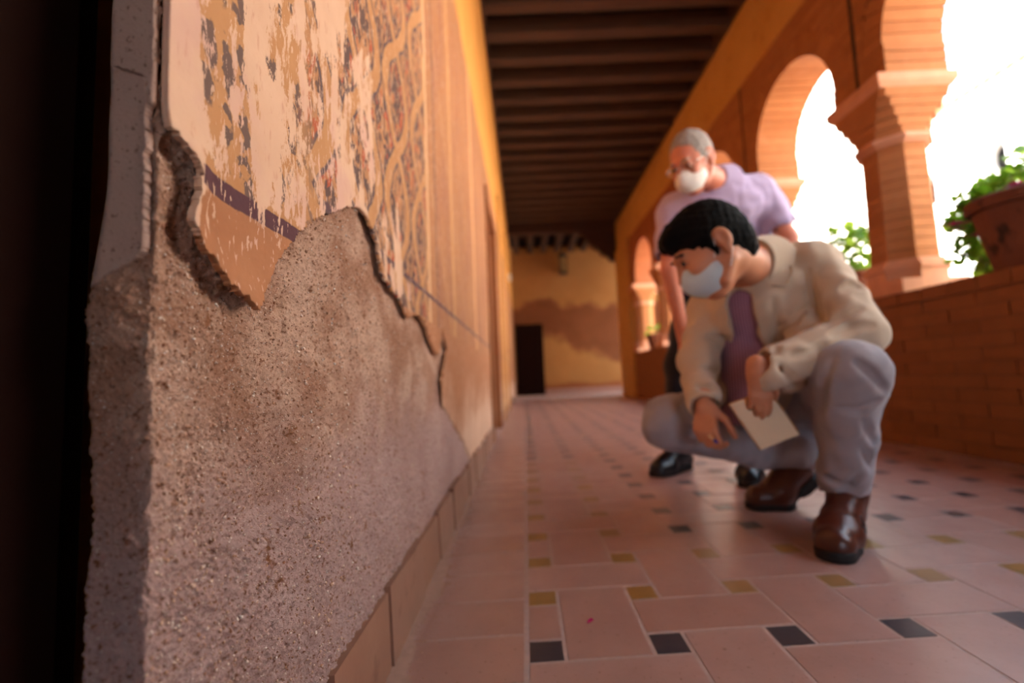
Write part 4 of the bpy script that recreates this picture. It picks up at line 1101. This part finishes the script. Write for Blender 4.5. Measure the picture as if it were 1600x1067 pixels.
# right shoe bent at the ball, heel raised
f2 = unit(RTOE - RBALL); up = np.array([0, 0, 1.]); g = unit(RHEEL - (RBALL + [0, 0, .02])); upg = unit(np.cross(np.cross(g, up), g)); 
S = SDF((.62, 1.38, .004), (1.06, 1.62, .24), .0038)
S.cap(RBALL + [0, 0, .042], RTOE + [-.0, 0, .036], .041, .034, .02); S.cap(RBALL + [0, .014, .034], RTOE + [0, .012, .032], .034, .03, .02); S.cap(RBALL + [0, -.014, .034], RTOE + [0, -.012, .032], .034, .03, .02)
S.cap(RBALL + [.005, 0, .052], RHEEL - g * .03 + upg * .03, .042, .036, .03); S.cap(RHEEL - g * .03 + upg * .03, RA, .036, .042, .03); S.cap(RBALL + [0, 0, .075], RA - g * .03, .034, .042, .03)
S.plane([0, 0, .017], (0, 0, -1)); S.wrinkle(.0008, 90, 43); shR = S.mesh('shoe', M['leather'], man)
S = SDF((.62, 1.38, -.006), (1.06, 1.62, .24), .0035)
S.slab(RBALL + [0, 0, .0115], RTOE + [0, 0, .0115], .047, .042, up, .0105)
S.slab(RBALL + [.01, 0, .018], RHEEL - g * .035 - upg * .008, .045, .036, upg, .008, .01); S.slab(RHEEL - g * .055 - upg * .02, RHEEL - g * .03 - upg * .02, .036, .036, upg, .014)
S.mesh('sole', M['sole'], shR)

# notebook and pen held in the hands
A_, B_, C_ = at(1141, 632, 1.172), at(1190, 703, 1.172), at(1249, 679, 1.182)
D_ = A_ + (C_ - B_)
nn = unit(np.cross(B_ - A_, C_ - B_)); nn = nn if nn[1] > 0 else -nn
nb = empty('notebook', tuple((A_ + B_ + C_ + D_) / 4)); tag(nb, 'small cream paged notebook with a brown back held by the crouching man', 'notebook')
q = [A_, B_, C_, D_]
child(MB().hexa([*[p for p in q], *[p + nn * .009 for p in q]]), 'page_block', M['paper'], nb)
e = unit(C_ - B_) * .004; e2 = unit(A_ - B_) * .002
qc = [A_ + e2, B_ - e2, C_ - e2 + e, D_ + e2 + e]
child(MB().hexa([*[p + nn * .009 for p in qc], *[p + nn * .012 for p in qc]]), 'back_cover', M['cover'], nb)
child(MB().hexa([C_, D_, D_ + e, C_ + e, *[p + nn * .012 for p in (C_, D_, D_ + e, C_ + e)]]), 'spine', M['cover'], nb)
pa, pb = at(1120, 691, 1.195), at(1092, 668, 1.285); pd = unit(pb - pa)
pn = empty('pen', tuple(pa)); tag(pn, 'thin pen with blue end in the hanging hand', 'pen')
child(MB().tube([pa, pa + pd * .012], .0042, 8), 'pen_cap', M['blue'], pn); child(MB().tube([pa + pd * .012, pa + pd * .12, pa + pd * .135], [.0038, .0038, .001], 8), 'barrel', M['paper'], pn)
# ------------------------------------------------------------------ man standing behind, leaning forward
H2 = at(1082, 254, 1.87); F2 = head_frame((-.72, -.50, -.52), .02)
N2 = at(1128, 292, 2.02) 
LS2, RS2 = at(1186, 296, 2.05), at(1050, 330, 2.10)
LH2, RH2 = np.array([1.14, 2.40, .83]), np.array([.95, 2.48, .83])
LA2, RA2 = np.array([.93, 1.93, .09]), np.array([.70, 2.13, .09])
LK2, RK2 = np.array([1.02, 2.11, .47]), np.array([.77, 2.24, .47])
LE2, LW2 = at(1232, 372, 2.02), LK2 + [.02, -.06, .10]
RE2, RW2 = at(1046, 420, 2.08), RK2 + [-.0, -.07, .10]
man2 = empty('person', (.92, 2.25, 0)); tag(man2, 'grey-haired man with glasses and white mask in lilac shirt leaning over', 'person')
S = SDF((.55, 1.72, .02), (1.32, 2.66, 1.46), .0045)
add_head(S, H2, F2, N2)
p2 = (LH2 + RH2) / 2
S.cap(N2, p2, .05, .10, .03); S.cap(LS2, RS2, .04, .04, .02); S.cap(LH2, RH2, .08, .08, .03)
for a, b_, ra, rb in ((LS2, LE2, .048, .04), (LE2, LW2, .04, .027), (RS2, RE2, .048, .04), (RE2, RW2, .04, .027), (LH2, LK2, .075, .052), (LK2, LA2, .05, .035), (RH2, RK2, .075, .052), (RK2, RA2, .05, .035)):
    S.cap(a, b_, ra, rb, .02)
add_hand(S, LW2, np.array([-.2, -.35, -1]), np.array([0, 1, -.2]), np.array([-1, 0, 0]), (.2, .2, .2, .25), .3, .95)
add_hand(S, RW2, np.array([0, -.35, -1]), np.array([0, 1, -.2]), np.array([1, 0, 0]), (.2, .2, .2, .25), .3, .95)
S.mesh('body', M['skin2'], man2)
S = SDF(H2 - .16, H2 + .16, .003); L = lambda f, s_, u: HL(H2, F2, f, s_, u)
S.ell(L(-.015, 0, .033), (.102, .0805, .104), F2, 0)
S.ell(L(.13, 0, .01), (.098, .11, .09), F2, .02, 'cut')
S.ell(L(.04, .09, -.05), (.05, .05, .06), F2, .008, 'cut'); S.ell(L(.04, -.09, -.05), (.05, .05, .06), F2, .008, 'cut')
S.boxf(L(0, 0, -.115), (.2, .2, .075), F2, .01, 'cut')
for s_ in (-1, 1): S.ell(L(-.006, s_ * .085, -.002), (.024, .02, .035), F2, .004, 'cut')
S.wrinkle(.0014, 190, 13); S.mesh('hair', M['hair_grey'], man2)
mask('face_mask', M['mask_white'], H2, F2, man2, .06, point=.010)
gl = None
for s_ in (-1, 1):
    c = HL(H2, F2, .116, s_ * .034, .004)
    b = MB().tube([c + F2[1] * .024 * math.cos(a) + F2[2] * .017 * math.sin(a) for a in np.linspace(0, 2 * math.pi, 17)[:-1]], .0018, 6, True)
    rim = pchild(b, 'glasses_rim', M['metal'], man2)
    b = MB().tube([c + F2[1] * s_ * .024, HL(H2, F2, .085, s_ * .073, .008), HL(H2, F2, .0, s_ * .086, .016), HL(H2, F2, -.022, s_ * .086, .006)], .002, 6); pchild(b, 'glasses_temple', M['metal'], man2)
    b = MB(); cc = HL(H2, F2, .0955, s_ * .031, .006); b.lathe([(.0001, -.007), (.005, -.005), (.0075, 0), (.005, .005), (.0001, .007)], cc, 10); pchild(b, 'eye', M['eye'], man2)
    b = MB().tube([HL(H2, F2, .098, s_ * .014, .028), HL(H2, F2, .103, s_ * .03, .033), HL(H2, F2, .09, s_ * .048, .026)], .004, 6); pchild(b, 'eyebrow', M['hair_grey'], man2)
pchild(MB().tube([HL(H2, F2, .117, -.011, .008), HL(H2, F2, .121, 0, .011), HL(H2, F2, .117, .011, .008)], .0018, 6), 'glasses_bridge', M['metal'], man2)
TF2 = unit((-.6, -.7, -.5))
S = SDF((.52, 1.86, .66), (1.36, 2.66, 1.42), .0055)
wl, wr = LH2 * .65 + RH2 * .35 + [0, 0, .05], RH2 * .65 + LH2 * .35 + [0, 0, .05]
cl, cr = LS2 * .74 + RS2 * .26 - [0, 0, .05], RS2 * .74 + LS2 * .26 - [0, 0, .05]
S.cap(wl, cl, .125, .118, .05); S.cap(wr, cr, .125, .115, .05); S.cap((wl + wr) / 2, (cl + cr) / 2, .13, .125, .05)
S.cap(N2 - [0, 0, .02], cl, .07, .09, .05); S.cap(N2 - [0, 0, .02], cr, .07, .09, .05)
S.cap(LS2 - [.01, 0, .01], LS2 * .28 + LE2 * .72, .078, .074, .04); S.cap(RS2 - [-.01, 0, .01], RS2 * .28 + RE2 * .72, .076, .072, .04)
S.cap(N2 - [0, -.02, .02], LS2 - [.03, 0, 0], .068, .07, .04); S.cap(N2 - [0, -.02, .02], RS2, .066, .065, .04)
S.wrinkle(.0065, 30, 51, (1, 1, .4)); S.wrinkle(.0026, 80, 52)
S.cap(N2 + unit(H2 - N2) * .03, H2, .056, .07, .006, 'cut')
S.cap(LS2 * .24 + LE2 * .76, LE2, .062, .06, .004, 'cut'); S.cap(RS2 * .24 + RE2 * .76, RE2, .06, .058, .004, 'cut')
S.mesh('shirt', M['shirt_lilac'], man2)
ND2 = unit(H2 - N2)
collar('shirt_collar', N2 + ND2 * .045, ND2, TF2, .062, .098, .028, .03, .30, M['shirt_lilac'], man2, .006, .045)
S = SDF((.52, 1.80, .06), (1.36, 2.66, .98), .006)
S.cap(LH2, RH2, .13, .13, .04)
for hp, kn, an in ((LH2, LK2, LA2), (RH2, RK2, RA2)): S.cap(hp, kn, .11, .078, .03); S.cap(kn, an, .078, .065, .03)
S.wrinkle(.003, 40, 61); S.plane([0, 0, .075], (0, 0, -1)); S.mesh('trousers', M['navy'], man2)
for an in (LA2, RA2):
    tdir = unit(np.array([-.75, -.62, 0])) if an is RA2 else unit(np.array([-.5, -.85, 0])); hl = np.array([an[0], an[1], 0]) - tdir * .06
    shoe_flat(hl + tdir * .28, hl, an, man2, M['leather_black'], M['sole'], strap=False)

# ================================================================== FLOWER POTS
n = N('geranium_leaf', .5, .4)
lc = n.mix(n.rand(), RGB(60, 104, 30), RGB(120, 160, 50))
n.set(n.b.inputs['Base Color'], lc)
tr = n.t.nodes.new('ShaderNodeBsdfTranslucent'); n.set(tr.inputs[0], n.mix(n.rand(), RGB(120, 170, 30), RGB(170, 200, 70)))
mx = n.t.nodes.new('ShaderNodeMixShader'); mx.inputs[0].default_value = .4
n.t.links.new(n.b.outputs[0], mx.inputs[1]); n.t.links.new(tr.outputs[0], mx.inputs[2]); n.t.links.new(mx.outputs[0], n.t.nodes['Material Output'].inputs[0])
M['leaf'] = n.m
M['petal'] = simple('magenta_petal', RGB(196, 40, 120), .6, .2)
M['stem'] = simple('green_stem', RGB(96, 120, 50), .7)
n = N('terracotta_pot', .85, .2)
c = n.mix(n.noise(6, 6), RGB(92, 52, 36), RGB(124, 74, 52)); c = n.mix(n.smooth(n.noise(9, 5, n.scl(n.pos(), (1, 1, .7))), .56, .68), c, RGB(52, 34, 28))
M['pot'] = n.done(c, n.bump(n.noise(60, 4), .2, .004)); M['soil'] = simple('dark_soil', RGB(44, 30, 22), .95)
# one lobed leaf, slightly cupped
lv = [(0, 0, -.004)]; 
for k in range(20):
    a = 2 * math.pi * k / 20 + .3; r = .026 * (1 + .10 * math.cos(a * 5)) * (1 - .75 * math.exp(-((a - math.pi * 1.1) / .22) ** 2)); lv.append((r * math.cos(a), r * math.sin(a), .004 + .003 * math.sin(a * 3)))
lf = [(0, 1 + k, 1 + (k + 1) % 20) for k in range(20)]
leaf_me = bpy.data.meshes.new('leaf'); leaf_me.from_pydata(lv, [], lf); leaf_me.materials.append(M['leaf'])
leaf_me.polygons.foreach_set('use_smooth', [True] * len(leaf_me.polygons))
pv = []; pf = []
for k in range(9):                                           # flower head: a cluster of five-petalled florets
    th, ph = RNG.random() * 6.28, RNG.random() * 1.4; c = .018 * np.array([math.cos(th) * math.sin(ph), math.sin(th) * math.sin(ph), math.cos(ph)])
    for q in range(5):
        a = q * 1.257 + k; d_ = np.array([math.cos(a), math.sin(a), .3]); e_ = np.array([-math.sin(a), math.cos(a), 0]); b0 = len(pv)
        pv += [tuple(c), tuple(c + d_ * .008 + e_ * .005), tuple(c + d_ * .013), tuple(c + d_ * .008 - e_ * .005)]; pf.append((b0, b0 + 1, b0 + 2, b0 + 3))
flower_me = bpy.data.meshes.new('flower'); flower_me.from_pydata(pv, [], pf); flower_me.materials.append(M['petal'])
def pot_plant(name, loc, sc, clusters, flowers, label, nstem=7, big=1.0):
    t = empty(name, loc); tag(t, label, 'potted plant')
    pr = [(.001, 0), (.115, 0), (.118, .01), (.172, .27), (.170, .275), (.188, .277), (.196, .29), (.196, .325), (.186, .332), (.170, .33), (.165, .29), (.001, .29)]
    o = MB().lathe([(r * sc, z * sc) for r, z in pr], loc, 28); child(o, 'pot', M['pot'], t, smooth=False)
    child(MB().lathe([(.001, .30 * sc), (.160 * sc, .298 * sc), (.16 * sc, .285 * sc)], loc, 16), 'soil', M['soil'], t)
    base = np.array(loc) + [0, 0, .29 * sc]
    rr = random.Random(len(label))
    for (c, rad, cnt) in clusters:
        c = np.array(c)
        for k in range(max(2, cnt // 9)):
            e = c + np.array([rr.gauss(0, .4) * rad[i] for i in range(3)]); mid = (base + e) / 2 + [0, 0, .05]
            child(MB().tube([base, mid, e], .003, 5), 'stem', M['stem'], t)
        for k in range(cnt):
            p = c + np.array([rr.uniform(-1, 1) * rad[i] for i in range(3)])
            o = bpy.data.objects.new('leaf', leaf_me); COL.objects.link(o); o.parent = t; o.matrix_parent_inverse = parent_inv(t)
            o.location = p; o.rotation_euler = (rr.uniform(-.9, .9), rr.uniform(-.9, .9), rr.uniform(0, 6.28)); s = rr.uniform(.7, 1.3) * big; o.scale = (s, s, s)
    for p in flowers:
        o = bpy.data.objects.new('flower', flower_me); COL.objects.link(o); o.parent = t; o.matrix_parent_inverse = parent_inv(t); o.location = p; s = 2.0 * big; o.scale = (s, s, s)
    return t
pot_plant('geranium_pot', (2.205, 1.93, ZP), 1.0,
          [(at(1582, 282, 2.0), (.11, .10, .045), 80), (at(1612, 240, 1.95), (.06, .08, .05), 26), (at(1528, 312, 2.05), (.06, .08, .04), 40),
           (at(1528, 375, 2.15), (.11, .05, .10), 110), (at(1498, 345, 2.2), (.07, .05, .05), 44), (at(1545, 418, 2.12), (.08, .04, .04), 40)],
          [at(1590, 300, 1.9), at(1498, 360, 2.08), at(1535, 376, 2.08)],
          'large stained terracotta pot of trailing geraniums at the right edge of the parapet')
pot_plant('geranium_pot', (2.22, 3.02, ZP), .7,
          [(at(1335, 400, 3.0), (.15, .10, .18), 130), (at(1325, 370, 3.0), (.12, .08, .07), 40)], [at(1367, 374, 2.95), at(1362, 432, 2.95)],
          'geranium on the parapet behind the crouching man\'s shoulder', big=1.1)
pot_plant('geranium_pot', (2.16, 7.45, ZP), .75, [((2.16, 7.45, 1.12), (.13, .13, .10), 24)], [], 'small far pot of greenery on the distant parapet', big=1.2)

# ================================================================== SMALL THINGS
t = empty('wall_lantern', (1.08, YK - .14, 2.95)); tag(t, 'small metal lantern hanging on the ochre end wall', 'lantern')
M['iron'] = simple('dark_iron', RGB(40, 32, 26), .5); M['lglass'] = simple('dusty_lantern_glass', RGB(170, 140, 90), .2)
child(MB().box(1.0, 1.16, YK - .22, YK - .06, 3.05, 3.42), 'glass', M['lglass'], t)
for sx in (1.0, 1.15):
    for sy in (YK - .22, YK - .07): child(MB().box(sx - .008, sx + .018, sy - .008, sy + .018, 3.03, 3.44), 'post', M['iron'], t)
child(MB().lathe([(.14, 0), (.10, .06), (.03, .12), (.001, .14)], (1.08, YK - .14, 3.44), 4), 'cap', M['iron'], t)
child(MB().box(.985, 1.175, YK - .235, YK - .045, 3.0, 3.035), 'base', M['iron'], t)
child(MB().tube([(1.08, YK - .14, 3.57), (1.08, YK - .14, 3.68), (1.08, YK + .01, 3.68)], .012, 6), 'bracket', M['iron'], t)
t = empty('emergency_light', (XL + .03, 9.0, 2.45)); tag(t, 'small white light fitting high on the far left wall', 'light fitting')
child(MB().box(XL, XL + .05, 8.9, 9.15, 2.42, 2.52), 'housing', M['white_wall'], t, bevel=.006); child(MB().box(XL + .05, XL + .058, 8.93, 9.12, 2.435, 2.505), 'lens', M['mask_white'], t)
c = np.array([.1005, .868, .003])
pt = MB().add([c + [-.006, -.002, -.002], c + [.0, -.004, 0], c + [.007, .0, .002], c + [.003, .005, .004], c + [-.004, .004, 0], c + [0, 0, -.0015]], [(0, 1, 5), (1, 2, 5), (2, 3, 5), (3, 4, 5), (4, 0, 5)])
tag(pt.build('fallen_petal', M['petal'], smooth=True), 'single magenta petal lying on a terracotta floor tile', 'petal')
